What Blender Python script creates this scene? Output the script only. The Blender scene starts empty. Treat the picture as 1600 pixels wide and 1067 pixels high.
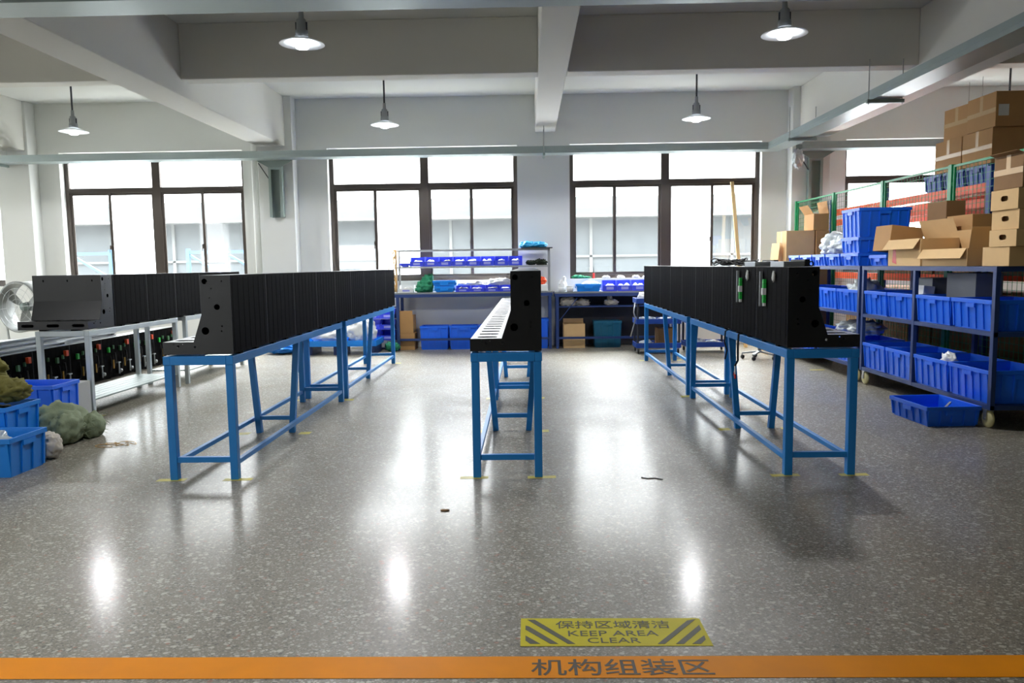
import bpy, bmesh, math, random
from mathutils import Vector, Matrix, noise
random.seed(7)
C = bpy.context.scene.collection
PI = math.pi

# ------------------------------------------------------------------ camera
sc = bpy.context.scene
cd = bpy.data.cameras.new('camera')
cam = bpy.data.objects.new('camera', cd); C.objects.link(cam)
cd.sensor_width = 36.0; cd.sensor_fit = 'HORIZONTAL'
cd.lens = 36.0 * 1200.0 / 1600.0
cd.clip_start = 0.05; cd.clip_end = 200
def _cam_matrix():
    f = 1200.0
    dy = Vector((825 - 800, -(414 - 533.5), -f)).normalized()
    z = Vector((1, .014, 0)).cross(dy).normalized()
    if z.y < 0: z = -z
    x = dy.cross(z)
    m = Matrix((x, dy, z)).to_4x4()
    m.translation = (0, 0, 1.5)
    return m
cam.matrix_world = _cam_matrix()
sc.camera = cam

# ------------------------------------------------------------------ light and exposure
sc.view_settings.view_transform = 'Standard'
sc.view_settings.look = 'None'
sc.view_settings.gamma = 1.0
sc.view_settings.use_curve_mapping = False
sc.view_settings.exposure = 1.66
SKY = 1.9
ZENITH = 24.0
LAMP_W = 62.0
BULB = 8.0
w = bpy.data.worlds.new('sky'); sc.world = w; w.use_nodes = True
bg = w.node_tree.nodes['Background']
bg.inputs[0].default_value = (0.95, 0.985, 1.0, 1); bg.inputs[1].default_value = SKY
# overcast sky: the zenith is several times brighter than the horizon
_nt = w.node_tree
_tc = _nt.nodes.new('ShaderNodeTexCoord'); _sx = _nt.nodes.new('ShaderNodeSeparateXYZ'); _mr = _nt.nodes.new('ShaderNodeMapRange')
_mr.inputs['From Min'].default_value = 0.0; _mr.inputs['From Max'].default_value = 1.0
_mr.inputs['To Min'].default_value = SKY; _mr.inputs['To Max'].default_value = ZENITH
_nt.links.new(_tc.outputs['Generated'], _sx.inputs[0]); _mx = _nt.nodes.new('ShaderNodeMath'); _mx.operation = 'MAXIMUM'; _mx.inputs[1].default_value = 0.0
_pw = _nt.nodes.new('ShaderNodeMath'); _pw.operation = 'POWER'; _pw.inputs[1].default_value = 1.6
_nt.links.new(_sx.outputs['Z'], _mx.inputs[0]); _nt.links.new(_mx.outputs[0], _pw.inputs[0]); _nt.links.new(_pw.outputs[0], _mr.inputs['Value'])
_nt.links.new(_mr.outputs['Result'], bg.inputs[1])
sc.cycles.use_denoising = True
sc.cycles.max_bounces = 10
sc.cycles.diffuse_bounces = 6
sc.cycles.glossy_bounces = 4
sc.cycles.transparent_max_bounces = 12
sc.cycles.caustics_reflective = False
sc.cycles.caustics_refractive = False
sc.cycles.sample_clamp_indirect = 6.0
def portal(loc, rot, sx, sy):
    l = bpy.data.lights.new('daylight_portal', 'AREA'); l.shape = 'RECTANGLE'; l.size = sx; l.size_y = sy
    l.cycles.is_portal = True
    o = bpy.data.objects.new('daylight_portal', l); o.location = loc; o.rotation_euler = rot; C.objects.link(o)
WALL_Y = 14.3
WINS = [(-13.2, -9.72), (-8.66, -5.24), (-3.67, -0.18), (.78, 4.27), (5.78, 9.3)]
WZ0, WZ1 = 1.235, 3.68
for a, b in WINS:
    portal(((a + b) / 2, WALL_Y + .32, (WZ0 + WZ1) / 2), (-PI / 2, 0, 0), b - a, WZ1 - WZ0)
SIDE = [(-7.6, -4.4), (7.4, 10.6)]  # unseen window openings in the left wall, added as daylight sources
for a, b in SIDE:
    portal((-14.3, (a + b) / 2, 2.4), (0, -PI / 2, 0), 2.6, b - a)

portal((-9.0, -9.3, 1.75), (PI / 2, 0, 0), 3.2, 1.7)  # portal of the unseen opening added behind the camera

# ------------------------------------------------------------------ materials
def s2l(c):
    return tuple(((v / 255.0) / 12.92 if v / 255.0 <= .04045 else ((v / 255.0 + .055) / 1.055) ** 2.4) for v in c)
def mat(name, rgb, rough=.5, metal=0.0, var=.06, scale=6.0, bump=0.0, bscale=40.0, spec=.5, rvar=0.0):
    m = bpy.data.materials.new(name); m.use_nodes = True
    nt = m.node_tree; p = nt.nodes['Principled BSDF']
    col = s2l(rgb)
    p.inputs['Roughness'].default_value = rough; p.inputs['Metallic'].default_value = metal
    p.inputs['Specular IOR Level'].default_value = spec
    tc = nt.nodes.new('ShaderNodeTexCoord')
    n = nt.nodes.new('ShaderNodeTexNoise'); n.inputs['Scale'].default_value = scale; n.inputs['Detail'].default_value = 5
    nt.links.new(tc.outputs['Object'], n.inputs['Vector'])
    r = nt.nodes.new('ShaderNodeMix'); r.data_type = 'RGBA'
    r.inputs['A'].default_value = (*[max(0, c * (1 - var)) for c in col], 1)
    r.inputs['B'].default_value = (*[min(1, c * (1 + var)) for c in col], 1)
    nt.links.new(n.outputs['Fac'], r.inputs['Factor'])
    nt.links.new(r.outputs['Result'], p.inputs['Base Color'])
    if rvar:
        mr = nt.nodes.new('ShaderNodeMapRange'); mr.inputs['To Min'].default_value = rough - rvar; mr.inputs['To Max'].default_value = rough + rvar
        nt.links.new(n.outputs['Fac'], mr.inputs['Value']); nt.links.new(mr.outputs['Result'], p.inputs['Roughness'])
    if bump:
        nb = nt.nodes.new('ShaderNodeTexNoise'); nb.inputs['Scale'].default_value = bscale; nb.inputs['Detail'].default_value = 4
        nt.links.new(tc.outputs['Object'], nb.inputs['Vector'])
        b = nt.nodes.new('ShaderNodeBump'); b.inputs['Strength'].default_value = bump; b.inputs['Distance'].default_value = .01
        nt.links.new(nb.outputs['Fac'], b.inputs['Height']); nt.links.new(b.outputs['Normal'], p.inputs['Normal'])
    return m
M = dict(
    wall=mat('white_wall_paint', (222, 224, 222), .8, var=.03, scale=1.2, bump=.08, bscale=60),
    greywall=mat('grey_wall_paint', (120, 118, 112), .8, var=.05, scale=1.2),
    beam=mat('beam_paint', (218, 217, 212), .85, var=.03, scale=1.0, bump=.06, bscale=50),
    frame=mat('brown_window_aluminium', (70, 62, 56), .45, .2, .08),
    black=mat('black_powder_coat', (25, 27, 29), .34, 0, .08, 3.0, spec=.5, rvar=.04),
    blackback=mat('black_back_sheet', (9, 9, 10), .55, 0, .1, 3.0, spec=.02),
    hole=mat('black_hole', (6, 6, 6), .9, spec=.1),
    blue=mat('blue_table_paint', (28, 128, 204), .42, 0, .08, 4.0),
    galv=mat('galvanised_steel', (176, 184, 186), .42, .65, .12, 9.0, rvar=.08),
    tray=mat('galvanised_tray', (158, 170, 170), .4, .5, .1, 6.0, rvar=.06),
    chan=mat('grey_green_channel', (142, 156, 152), .5, .2, .06),
    plast=mat('blue_crate_plastic', (28, 108, 238), .34, 0, .07, 3.0),
    plast2=mat('sky_blue_crate_plastic', (22, 134, 230), .36, 0, .08, 3.0),
    navy=mat('navy_trolley_paint', (34, 58, 112), .45, 0, .1, 5.0),
    bin=mat('ultramarine_bin_plastic', (52, 70, 214), .36, 0, .08, 4.0),
    lav=mat('lavender_card', (150, 156, 226), .5),
    teal=mat('teal_crate_plastic', (18, 92, 120), .4, 0, .08, 4.0),
    card=mat('brown_cardboard', (184, 140, 88), .8, 0, .08, 7.0, bump=.05, bscale=120),
    card2=mat('pale_cardboard', (214, 178, 126), .8, 0, .07, 7.0, bump=.05, bscale=120),
    card3=mat('dark_cardboard', (132, 98, 60), .8, 0, .1, 7.0, bump=.05, bscale=120),
    ctape=mat('clear_packing_tape', (196, 160, 110), .3, 0, .1, 20.0),
    paper=mat('white_paper', (226, 228, 226), .7),
    grey=mat('grey_plastic', (126, 130, 132), .5),
    greyc=mat('pale_grey_carton', (176, 178, 176), .7),
    cream=mat('cream_nylon_wheel', (222, 214, 160), .5),
    steel=mat('zinc_steel', (170, 172, 170), .35, .8),
    green=mat('green_fence_coating', (14, 128, 78), .4),
    orange=mat('orange_rack_paint', (226, 84, 40), .5),
    rackblue=mat('blue_rack_paint', (30, 68, 150), .45),
    olive=mat('olive_cloth', (112, 108, 52), .9, 0, .25, 9.0, bump=.3, bscale=30),
    dgreen=mat('dark_green_cloth', (38, 48, 36), .9, 0, .2, 9.0, bump=.3, bscale=30),
    sack=mat('grey_green_woven_sack', (134, 146, 116), .8, 0, .22, 14.0, bump=.3, bscale=60),
    white=mat('white_bag_plastic', (228, 230, 230), .4, 0, .06, 9.0, bump=.25, bscale=18),
    wsack=mat('off_white_sack', (206, 198, 184), .8, 0, .14, 9.0, bump=.3, bscale=30),
    clear=mat('pale_plastic_film', (200, 208, 210), .25, 0, .1, 9.0, bump=.3, bscale=22),
    gcloth=mat('green_cloth', (40, 132, 96), .85, 0, .2, 9.0, bump=.3, bscale=26),
    cyan=mat('cyan_plastic_bag', (52, 176, 232), .35, 0, .1, 9.0, bump=.2, bscale=22),
    wire=mat('black_rubber', (16, 16, 17), .5),
    gterm=mat('green_terminal_plastic', (40, 190, 70), .4),
    gterm2=mat('dull_green_terminal', (70, 120, 80), .5),
    oterm=mat('orange_plug_plastic', (238, 84, 40), .4),
    red=mat('red_plastic', (196, 40, 34), .45),
    alu=mat('bright_aluminium', (178, 182, 184), .36, .7, .12, 12.0),
    brass=mat('brass_fitting', (190, 150, 80), .35, .8),
    wood=mat('pale_wood', (206, 178, 128), .6, 0, .1, 14.0),
    rope=mat('tan_rope', (202, 164, 106), .85, 0, .15, 40.0),
    tapey=mat('yellow_floor_tape', (200, 186, 62), .45, 0, .2, 14.0),
    tapeo=mat('orange_floor_paint', (240, 148, 0), .5, 0, .14, 5.0, rvar=.06, spec=.08),
    sign=mat('yellow_floor_sign', (208, 196, 36), .5, 0, .12, 10.0, spec=.1),
    ink=mat('dark_olive_ink', (66, 66, 34), .55, 0, .2, 30.0),
    ink2=mat('dark_brown_ink', (62, 48, 24), .55, 0, .25, 30.0),
    fan=mat('pale_grey_fan_paint', (150, 154, 152), .5, .1, .08),
    facade=mat('pale_facade', (56, 60, 61), .9, 0, .05, 1.0),
    facade2=mat('white_facade', (74, 77, 77), .8, 0, .03, 1.0),
    outglass=mat('pale_exterior_glass', (36, 44, 48), .6, 0, .06, 1.0),
    ground=mat('concrete_yard', (120, 120, 116), .9, 0, .06, 1.0),
    paleblue=mat('pale_blue_steel', (40, 72, 100), .5),
    dblack=mat('dark_panel', (44, 46, 54), .6, 0, .1),
)
def glass_mat(name, dust, tint=(1, 1, 1)):
    m = bpy.data.materials.new(name); m.use_nodes = True; nt = m.node_tree
    for n in list(nt.nodes): nt.nodes.remove(n)
    out = nt.nodes.new('ShaderNodeOutputMaterial')
    tr = nt.nodes.new('ShaderNodeBsdfTransparent'); tr.inputs[0].default_value = (*tint, 1)
    tl = nt.nodes.new('ShaderNodeBsdfTranslucent'); tl.inputs[0].default_value = (.95, .97, .98, 1)
    gl = nt.nodes.new('ShaderNodeBsdfGlossy'); gl.inputs['Roughness'].default_value = .03
    tc = nt.nodes.new('ShaderNodeTexCoord')
    nz = nt.nodes.new('ShaderNodeTexNoise'); nz.inputs['Scale'].default_value = 3.0; nz.inputs['Detail'].default_value = 6
    nt.links.new(tc.outputs['Object'], nz.inputs['Vector'])
    mr = nt.nodes.new('ShaderNodeMapRange'); mr.inputs['To Min'].default_value = max(0, dust * .5); mr.inputs['To Max'].default_value = min(1, dust * 1.5)
    nt.links.new(nz.outputs['Fac'], mr.inputs['Value'])
    a = nt.nodes.new('ShaderNodeMixShader'); nt.links.new(mr.outputs['Result'], a.inputs[0])
    nt.links.new(tr.outputs[0], a.inputs[1]); nt.links.new(tl.outputs[0], a.inputs[2])
    b = nt.nodes.new('ShaderNodeMixShader'); b.inputs[0].default_value = .05
    nt.links.new(a.outputs[0], b.inputs[1]); nt.links.new(gl.outputs[0], b.inputs[2])
    nt.links.new(b.outputs[0], out.inputs[0])
    return m
M['glass'] = glass_mat('dusty_window_glass', .01)
M['frost'] = glass_mat('frosted_window_film', .9)
def emit_mat(name, rgb, strength):
    m = bpy.data.materials.new(name); m.use_nodes = True; nt = m.node_tree
    for n in list(nt.nodes): nt.nodes.remove(n)
    out = nt.nodes.new('ShaderNodeOutputMaterial'); e = nt.nodes.new('ShaderNodeEmission')
    e.inputs[0].default_value = (*rgb, 1); e.inputs[1].default_value = strength
    nt.links.new(e.outputs[0], out.inputs[0]); return m
M['bulb'] = emit_mat('led_bulb_light', (.96, .98, 1.0), BULB)
def shade_mat():
    m = mat('translucent_lamp_shade', (236, 240, 244), .3)
    nt = m.node_tree; p = nt.nodes['Principled BSDF']
    p.inputs['Transmission Weight'].default_value = 0
    tl = nt.nodes.new('ShaderNodeBsdfTranslucent'); tl.inputs[0].default_value = (.9, .93, .98, 1)
    mx = nt.nodes.new('ShaderNodeMixShader'); mx.inputs[0].default_value = .12
    out = nt.nodes['Material Output']
    nt.links.new(p.outputs[0], mx.inputs[1]); nt.links.new(tl.outputs[0], mx.inputs[2]); nt.links.new(mx.outputs[0], out.inputs[0])
    return m
M['shade'] = shade_mat()
def terrazzo():
    m = bpy.data.materials.new('polished_terrazzo'); m.use_nodes = True; nt = m.node_tree; L = nt.links
    p = nt.nodes['Principled BSDF']
    tc = nt.nodes.new('ShaderNodeTexCoord')
    def noise_n(scale, det=5):
        n = nt.nodes.new('ShaderNodeTexNoise'); n.inputs['Scale'].default_value = scale; n.inputs['Detail'].default_value = det
        L.new(tc.outputs['Object'], n.inputs['Vector']); return n
    def mixc(fac, a, b):
        x = nt.nodes.new('ShaderNodeMix'); x.data_type = 'RGBA'
        L.new(fac, x.inputs['Factor'])
        for key, v in (('A', a), ('B', b)):
            if isinstance(v, tuple): x.inputs[key].default_value = (*s2l(v), 1)
            else: L.new(v, x.inputs[key])
        return x.outputs['Result']
    big = noise_n(.7, 6)
    base = mixc(big.outputs['Fac'], (104, 98, 84), (138, 132, 117))
    fine = noise_n(120, 3)
    base = mixc(fine.outputs['Fac'], base, (116, 110, 96))
    col = base
    for scale, lo, cut, rgb in ((34, .55, .30, (206, 202, 186)), (60, .45, .32, (186, 182, 168)), (46, .72, .30, (56, 51, 43)), (40, .93, .34, (150, 96, 74)), (100, .4, .34, (166, 162, 148)), (80, .6, .34, (70, 66, 56))):
        v = nt.nodes.new('ShaderNodeTexVoronoi'); v.inputs['Scale'].default_value = scale; v.inputs['Randomness'].default_value = 1
        mp = nt.nodes.new('ShaderNodeMapping'); mp.inputs['Rotation'].default_value = (0, 0, scale * .13); mp.inputs['Location'].default_value = (scale * .7, scale * .3, 0)
        mp.inputs['Scale'].default_value = (1, 1.25, 1)
        L.new(tc.outputs['Object'], mp.inputs['Vector']); L.new(mp.outputs['Vector'], v.inputs['Vector'])
        sep = nt.nodes.new('ShaderNodeSeparateColor'); L.new(v.outputs['Color'], sep.inputs[0])
        g = nt.nodes.new('ShaderNodeMath'); g.operation = 'GREATER_THAN'; g.inputs[1].default_value = lo; L.new(sep.outputs[0], g.inputs[0])
        # chip radius varies per cell
        rr = nt.nodes.new('ShaderNodeMath'); rr.operation = 'MULTIPLY_ADD'; rr.inputs[1].default_value = .3; rr.inputs[2].default_value = cut - .12; L.new(sep.outputs[1], rr.inputs[0])
        d = nt.nodes.new('ShaderNodeMath'); d.operation = 'LESS_THAN'; L.new(v.outputs['Distance'], d.inputs[0]); L.new(rr.outputs[0], d.inputs[1])
        mu = nt.nodes.new('ShaderNodeMath'); mu.operation = 'MULTIPLY'; L.new(g.outputs[0], mu.inputs[0]); L.new(d.outputs[0], mu.inputs[1])
        k = nt.nodes.new('ShaderNodeMath'); k.operation = 'MULTIPLY'; k.inputs[1].default_value = .6; L.new(mu.outputs[0], k.inputs[0])
        col = mixc(k.outputs[0], col, rgb)
    L.new(col, p.inputs['Base Color'])
    rn = noise_n(1.6, 6)
    mr = nt.nodes.new('ShaderNodeMapRange'); mr.inputs['From Min'].default_value = .3; mr.inputs['From Max'].default_value = .7
    mr.inputs['To Min'].default_value = .44; mr.inputs['To Max'].default_value = .56
    L.new(rn.outputs['Fac'], mr.inputs['Value']); L.new(mr.outputs['Result'], p.inputs['Roughness'])
    p.inputs['Specular IOR Level'].default_value = .5
    p.inputs['Coat Weight'].default_value = .28; p.inputs['Coat Roughness'].default_value = .17
    return m
M['floor'] = terrazzo()

# ------------------------------------------------------------------ geometry helpers
class MB:
    def __init__(self): self.bm = bmesh.new()
    def box(self, x0, x1, y0, y1, z0, z1, rot=None):
        vs = [self.bm.verts.new((x, y, z)) for z in (z0, z1) for y in (y0, y1) for x in (x0, x1)]
        for f in ((0, 2, 3, 1), (4, 5, 7, 6), (0, 1, 5, 4), (2, 6, 7, 3), (0, 4, 6, 2), (1, 3, 7, 5)):
            self.bm.faces.new([vs[i] for i in f])
        if rot is not None:
            for v in vs: v.co = rot @ v.co
        return self
    def bar(self, p, q, w, h=None):
        p, q = Vector(p), Vector(q); h = h or w
        d = q - p; ln = d.length; d.normalize()
        up = Vector((0, 0, 1)) if abs(d.z) < .9 else Vector((0, 1, 0))
        s = d.cross(up).normalized(); u = s.cross(d).normalized()
        vs = []
        for t in (p, q):
            for a, b in ((-1, -1), (1, -1), (1, 1), (-1, 1)):
                vs.append(self.bm.verts.new(t + s * a * w / 2 + u * b * h / 2))
        for f in ((3, 2, 1, 0), (4, 5, 6, 7), (0, 1, 5, 4), (1, 2, 6, 5), (2, 3, 7, 6), (3, 0, 4, 7)):
            self.bm.faces.new([vs[i] for i in f])
        return self
    def tube(self, pts, r, seg=8, caps=True, radii=None):
        pts = [Vector(p) for p in pts]; rings = []
        for i, p in enumerate(pts):
            a = pts[max(0, i - 1)]; b = pts[min(len(pts) - 1, i + 1)]
            d = (b - a).normalized()
            up = Vector((0, 0, 1)) if abs(d.z) < .9 else Vector((0, 1, 0))
            s = d.cross(up).normalized(); u = s.cross(d).normalized()
            rr = radii[i] if radii else r
            rings.append([self.bm.verts.new(p + (s * math.cos(t) + u * math.sin(t)) * rr) for t in [2 * PI * k / seg for k in range(seg)]])
        for a, b in zip(rings, rings[1:]):
            for k in range(seg):
                self.bm.faces.new((a[k], b[k], b[(k + 1) % seg], a[(k + 1) % seg]))
        if caps:
            self.bm.faces.new(rings[0]); self.bm.faces.new(list(reversed(rings[-1])))
        return self
    def cyl(self, c, axis, r, h, seg=20):
        c = Vector(c); a = {'x': Vector((1, 0, 0)), 'y': Vector((0, 1, 0)), 'z': Vector((0, 0, 1))}[axis]
        return self.tube([c - a * h / 2, c + a * h / 2], r, seg)
    def lathe(self, prof, c=(0, 0, 0), seg=32, axis='z'):
        c = Vector(c); rings = []
        for r, z in prof:
            ring = []
            for k in range(seg):
                t = 2 * PI * k / seg; a, b = r * math.cos(t), r * math.sin(t)
                ring.append(self.bm.verts.new(c + (Vector((a, b, z)) if axis == 'z' else Vector((a, z, b)) if axis == 'y' else Vector((z, a, b)))))
            rings.append(ring)
        for a, b in zip(rings, rings[1:]):
            for k in range(seg): self.bm.faces.new((a[k], a[(k + 1) % seg], b[(k + 1) % seg], b[k]))
        return self
    def prism(self, poly, axis, a, b):
        def co(u, v, t): return {'x': (t, u, v), 'y': (u, t, v), 'z': (u, v, t)}[axis]
        n = len(poly)
        A = [self.bm.verts.new(co(u, v, a)) for u, v in poly]; B = [self.bm.verts.new(co(u, v, b)) for u, v in poly]
        self.bm.faces.new(A); self.bm.faces.new(list(reversed(B)))
        for i in range(n): self.bm.faces.new((A[i], B[i], B[(i + 1) % n], A[(i + 1) % n]))
        return self
    def plate(self, outline, holes, axis, a, b):
        """flat sheet with real holes, extruded from a to b along axis"""
        def co(u, v, t): return {'x': (t, u, v), 'y': (u, t, v), 'z': (u, v, t)}[axis]
        t = bmesh.new(); edges = []
        for loop in [outline] + holes:
            vs = [t.verts.new(co(u, v, a)) for u, v in loop]
            edges += [t.edges.new((vs[i], vs[(i + 1) % len(vs)])) for i in range(len(vs))]
        bmesh.ops.triangle_fill(t, use_beauty=True, use_dissolve=False, edges=edges)
        r = bmesh.ops.extrude_face_region(t, geom=list(t.faces))
        d = b - a
        off = {'x': (d, 0, 0), 'y': (0, d, 0), 'z': (0, 0, d)}[axis]
        bmesh.ops.translate(t, vec=off, verts=[v for v in r['geom'] if isinstance(v, bmesh.types.BMVert)])
        me = bpy.data.meshes.new('tmp'); t.to_mesh(me); t.free()
        self.bm.from_mesh(me); bpy.data.meshes.remove(me)
        return self
    def blob(self, c, r, seed=0, amp=.18, freq=3.0, sub=4, flat=None, squash=0.0):
        """a crumpled closed lump; flat = height below which it is pressed level"""
        t = bmesh.new(); bmesh.ops.create_icosphere(t, subdivisions=sub, radius=1.0)
        c = Vector(c); r = Vector(r)
        for v in t.verts:
            n = v.co.normalized()
            k = 1 + amp * noise.noise(n * freq + Vector((seed * 3.1, seed * 1.7, seed))) + amp * .6 * noise.noise(n * freq * 2.3 + Vector((seed, 5, seed))) - amp * .7 * abs(noise.noise(n * freq * 4.1 + Vector((9, seed, 2))))
            v.co = Vector((n.x * r.x, n.y * r.y, n.z * r.z)) * k + c
            if flat is not None and v.co.z < flat: v.co.z = flat + (v.co.z - flat) * .02
        me = bpy.data.meshes.new('tmp'); t.to_mesh(me); t.free(); self.bm.from_mesh(me); bpy.data.meshes.remove(me)
        return self
    def xf(self, m):
        self.bm.transform(m); return self
    def build(self, name, m, parent=None, smooth=False, bevel=0.0, label=None):
        bmesh.ops.recalc_face_normals(self.bm, faces=list(self.bm.faces))
        me = bpy.data.meshes.new(name); self.bm.to_mesh(me); self.bm.free()
        me.materials.append(m)
        if smooth:
            for p in me.polygons: p.use_smooth = True
        o = bpy.data.objects.new(name, me); C.objects.link(o)
        if parent is not None: o.parent = parent
        if bevel:
            b = o.modifiers.new('edge', 'BEVEL'); b.width = bevel; b.segments = 2; b.limit_method = 'ANGLE'; b.angle_limit = math.radians(40)
        if label: o['label'] = label
        return o
def circ(u, v, r, n=20, rv=None):
    rv = rv or r
    return [(u + r * math.cos(2 * PI * k / n), v + rv * math.sin(2 * PI * k / n)) for k in range(n)]
def slot(u0, u1, v, h, n=6):
    r = h / 2; out = []
    for k in range(n + 1):
        t = -PI / 2 + PI * k / n; out.append((u1 - r + r * math.cos(t), v + r * math.sin(t)))
    for k in range(n + 1):
        t = PI / 2 + PI * k / n; out.append((u0 + r + r * math.cos(t), v + r * math.sin(t)))
    return out
def tag(o, label, cat, group=None, kind=None):
    o['label'] = label; o['category'] = cat
    if group: o['group'] = group
    if kind: o['kind'] = kind
    return o
def thing(name, label, cat, loc=(0, 0, 0), rz=0.0, group=None):
    o = bpy.data.objects.new(name, None); o.empty_display_size = .1; C.objects.link(o)
    o.location = loc; o.rotation_euler = (0, 0, rz)
    return tag(o, label, cat, group)
def dup(root, loc, rz=0.0, label=None, group=None):
    r = root.copy(); C.objects.link(r); r.location = loc; r.rotation_euler = (0, 0, rz)
    if label: r['label'] = label
    if group: r['group'] = group
    for ch in list(root.children):
        c = ch.copy(); C.objects.link(c); c.parent = r
        for g in ch.children:
            d = g.copy(); C.objects.link(d); d.parent = c
    return r
def struct(o, label=None):
    o['kind'] = 'structure'
    if label: o['label'] = label
    return o
ORD = ['first', 'second', 'third', 'fourth', 'fifth', 'sixth', 'seventh', 'eighth', 'ninth', 'tenth', 'eleventh', 'twelfth']

# ------------------------------------------------------------------ room shell
X0, X1, Y0, CZ = -14.2, 12.5, -9.0, 4.57
struct(MB().box(X0 - .3, X1 + .3, Y0 - .3, WALL_Y + .34, -.25, 0).build('floor', M['floor']))
struct(MB().box(X0 - .3, X1 + .3, Y0 - .3, WALL_Y + .34, CZ, CZ + .3).build('ceiling', M['wall']))
def wall_with_openings(axis, a, b, u0, u1, ops):
    m = MB(); us = sorted([u0] + [v for o in ops for v in o[:2]] + [u1])
    def bx(p, q, z0, z1):
        if axis == 'y': m.box(p, q, a, b, z0, z1)
        else: m.box(a, b, p, q, z0, z1)
    prev = u0
    for p, q, z0, z1 in ops:
        bx(prev, p, 0, CZ)
        if z0 > 0: bx(p, q, 0, z0)
        bx(p, q, z1, CZ); prev = q
    bx(prev, u1, 0, CZ)
    return m
struct(wall_with_openings('y', WALL_Y, WALL_Y + .3, X0, X1, [(a, b, WZ0, WZ1) for a, b in WINS]).build('wall_back', M['wall']))
struct(wall_with_openings('x', X0 - .28, X0, Y0, WALL_Y + .3, [(a, b, 1.1, 3.7) for a, b in SIDE]).build('wall_left', M['wall']))
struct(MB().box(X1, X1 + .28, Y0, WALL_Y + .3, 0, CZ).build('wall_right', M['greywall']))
struct(wall_with_openings('y', Y0 - .28, Y0, X0, X1, [(-10.6, -7.4, .9, 2.6)]).build('wall_front', M['greywall']))  # unseen window opening, added to brighten the left end plates
# beams: big ones across the room from the window wall, lesser ones parallel to it
BB = .0
def beam(n, *b): return struct(MB().box(*b).build('trim_%d' % n, M['beam'], bevel=.012))
beam(1, -4.85, -4.35, Y0, WALL_Y, 3.69, CZ)
beam(2, 4.85, 5.35, Y0, WALL_Y, 3.69, CZ)
beam(3, .155, .52, Y0, WALL_Y, 3.9, CZ)
beam(4, -9.6, -9.1, Y0, WALL_Y, 3.69, CZ)
beam(5, 9.85, 10.35, Y0, WALL_Y, 3.69, CZ)
spans = [(X0, -9.6), (-9.1, -4.85), (-4.35, .155), (.52, 4.85), (5.35, 9.85), (10.35, X1)]
n = 6
for yy in (9.87, 5.2, .6, -4):
    for a, b in spans:
        beam(n, a, b, yy, yy + .26, 3.888, CZ); n += 1
# columns (pilasters) at the window wall
for a, b in ((-4.86, -4.22), (4.72, 5.4), (-9.65, -9.05), (9.8, 10.4)):
    struct(MB().box(a, b, 14.02, WALL_Y, 0, CZ).build('trim_%d' % n, M['wall'], bevel=.01)); n += 1

# ------------------------------------------------------------------ windows
def make_window(i, a, b, panes, last=False):
    root = bpy.data.objects.new('window_%d' % i, None); C.objects.link(root)
    root.location = (a, WALL_Y + .14, WZ0); root['kind'] = 'structure'
    W, H = b - a, WZ1 - WZ0; zt = 1.72          # transom height above the sill
    f = MB(); t = .075; d = .05
    f.box(0, t, 0, d, 0, H); f.box(W - t, W, 0, d, 0, H); f.box(t, W - t, 0, d, 0, .07); f.box(t, W - t, 0, d, H - .06, H)
    f.build('window_frame', M['frame'], root)
    m = W / 2 + .02
    MB().box(m - .075, m + .075, -.015, d + .01, .07, H - .06).build('mullion', M['frame'], root)
    MB().box(t, m - .075, -.01, d + .005, zt, zt + .085).box(m + .075, W - t, -.01, d + .005, zt, zt + .085).build('transom', M['frame'], root)
    for k, (p, q) in enumerate(((t, m - .075), (m + .075, W - t))):
        MB().box(p + .003, q - .003, .02, .026, zt + .088, H - .062).build('top_pane', M['glass'], root)
        mid = p + (q - p) * (.47 if k == 0 else .5)
        for j, (u, v) in enumerate(((p, mid + .03), (mid - .03, q))):
            s = MB(); yy = .012 + .022 * j; e = .045
            s.box(u, u + e, yy, yy + .02, .072, zt); s.box(v - e, v, yy, yy + .02, .072, zt)
            s.box(u + e, v - e, yy, yy + .02, .072, .072 + e); s.box(u + e, v - e, yy, yy + .02, zt - e, zt)
            so = s.build('sash', M['frame'], root)
            MB().box(u + e, v - e, yy + .007, yy + .012, .072 + e, zt - e).build('pane', M['frost' if panes[k * 2 + j] else 'glass'], so)
        MB().box(mid - .035, mid - .012, -.012, .012, .66, .74).tube([(mid - .024, -.01, .68), (mid - .024, -.035, .66), (mid - .024, -.035, .6)], .007).build('latch', M['frame'], root)
make_window(1, *WINS[0], (0, 1, 0, 1))
make_window(2, *WINS[1], (0, 1, 0, 0))
make_window(3, *WINS[2], (0, 1, 0, 0))
make_window(4, *WINS[3], (0, 0, 1, 0))
make_window(5, *WINS[4], (1, 1, 0, 0))

# outside: a pale building across a yard
struct(MB().box(-40, 40, WALL_Y + .6, 60, -.3, -.02).build('ground', M['ground']), 'pale concrete yard outside the windows')
bld = bpy.data.objects.new('exterior_building', None); C.objects.link(bld); bld.location = (0, 22, 0)
bld['kind'] = 'structure'; bld['label'] = 'pale low workshop building seen faintly through the windows'
fa = MB()
fa.box(-32, 32, 0, .3, 0, 1.0); fa.box(-32, 32, 0, .3, 2.86, 3.4)
for k in range(17):
    fa.box(-32 + k * 4, -31.3 + k * 4, -.05, .3, 1.0, 2.86)
fa.box(-32, 32, .3, 10, 3.2, 3.4)
fa.build('wall', M['facade'], bld)
MB().box(-32, 32, -.5, .1, 2.8, 2.86).build('ledge', M['facade2'], bld)
MB().box(-32, 32, .15, .2, 1.0, 2.86).build('window_band', M['outglass'], bld)
wf = MB()
for k in range(16):
    for j in range(1, 2): wf.box(-32 + k * 4 + .7 + j * 1.1 - .04, -32 + k * 4 + .7 + j * 1.1 + .04, .08, .15, 1.0, 2.8)
    wf.box(-31.3 + k * 4, -28 + k * 4, .08, .15, 1.7, 1.76)
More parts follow.
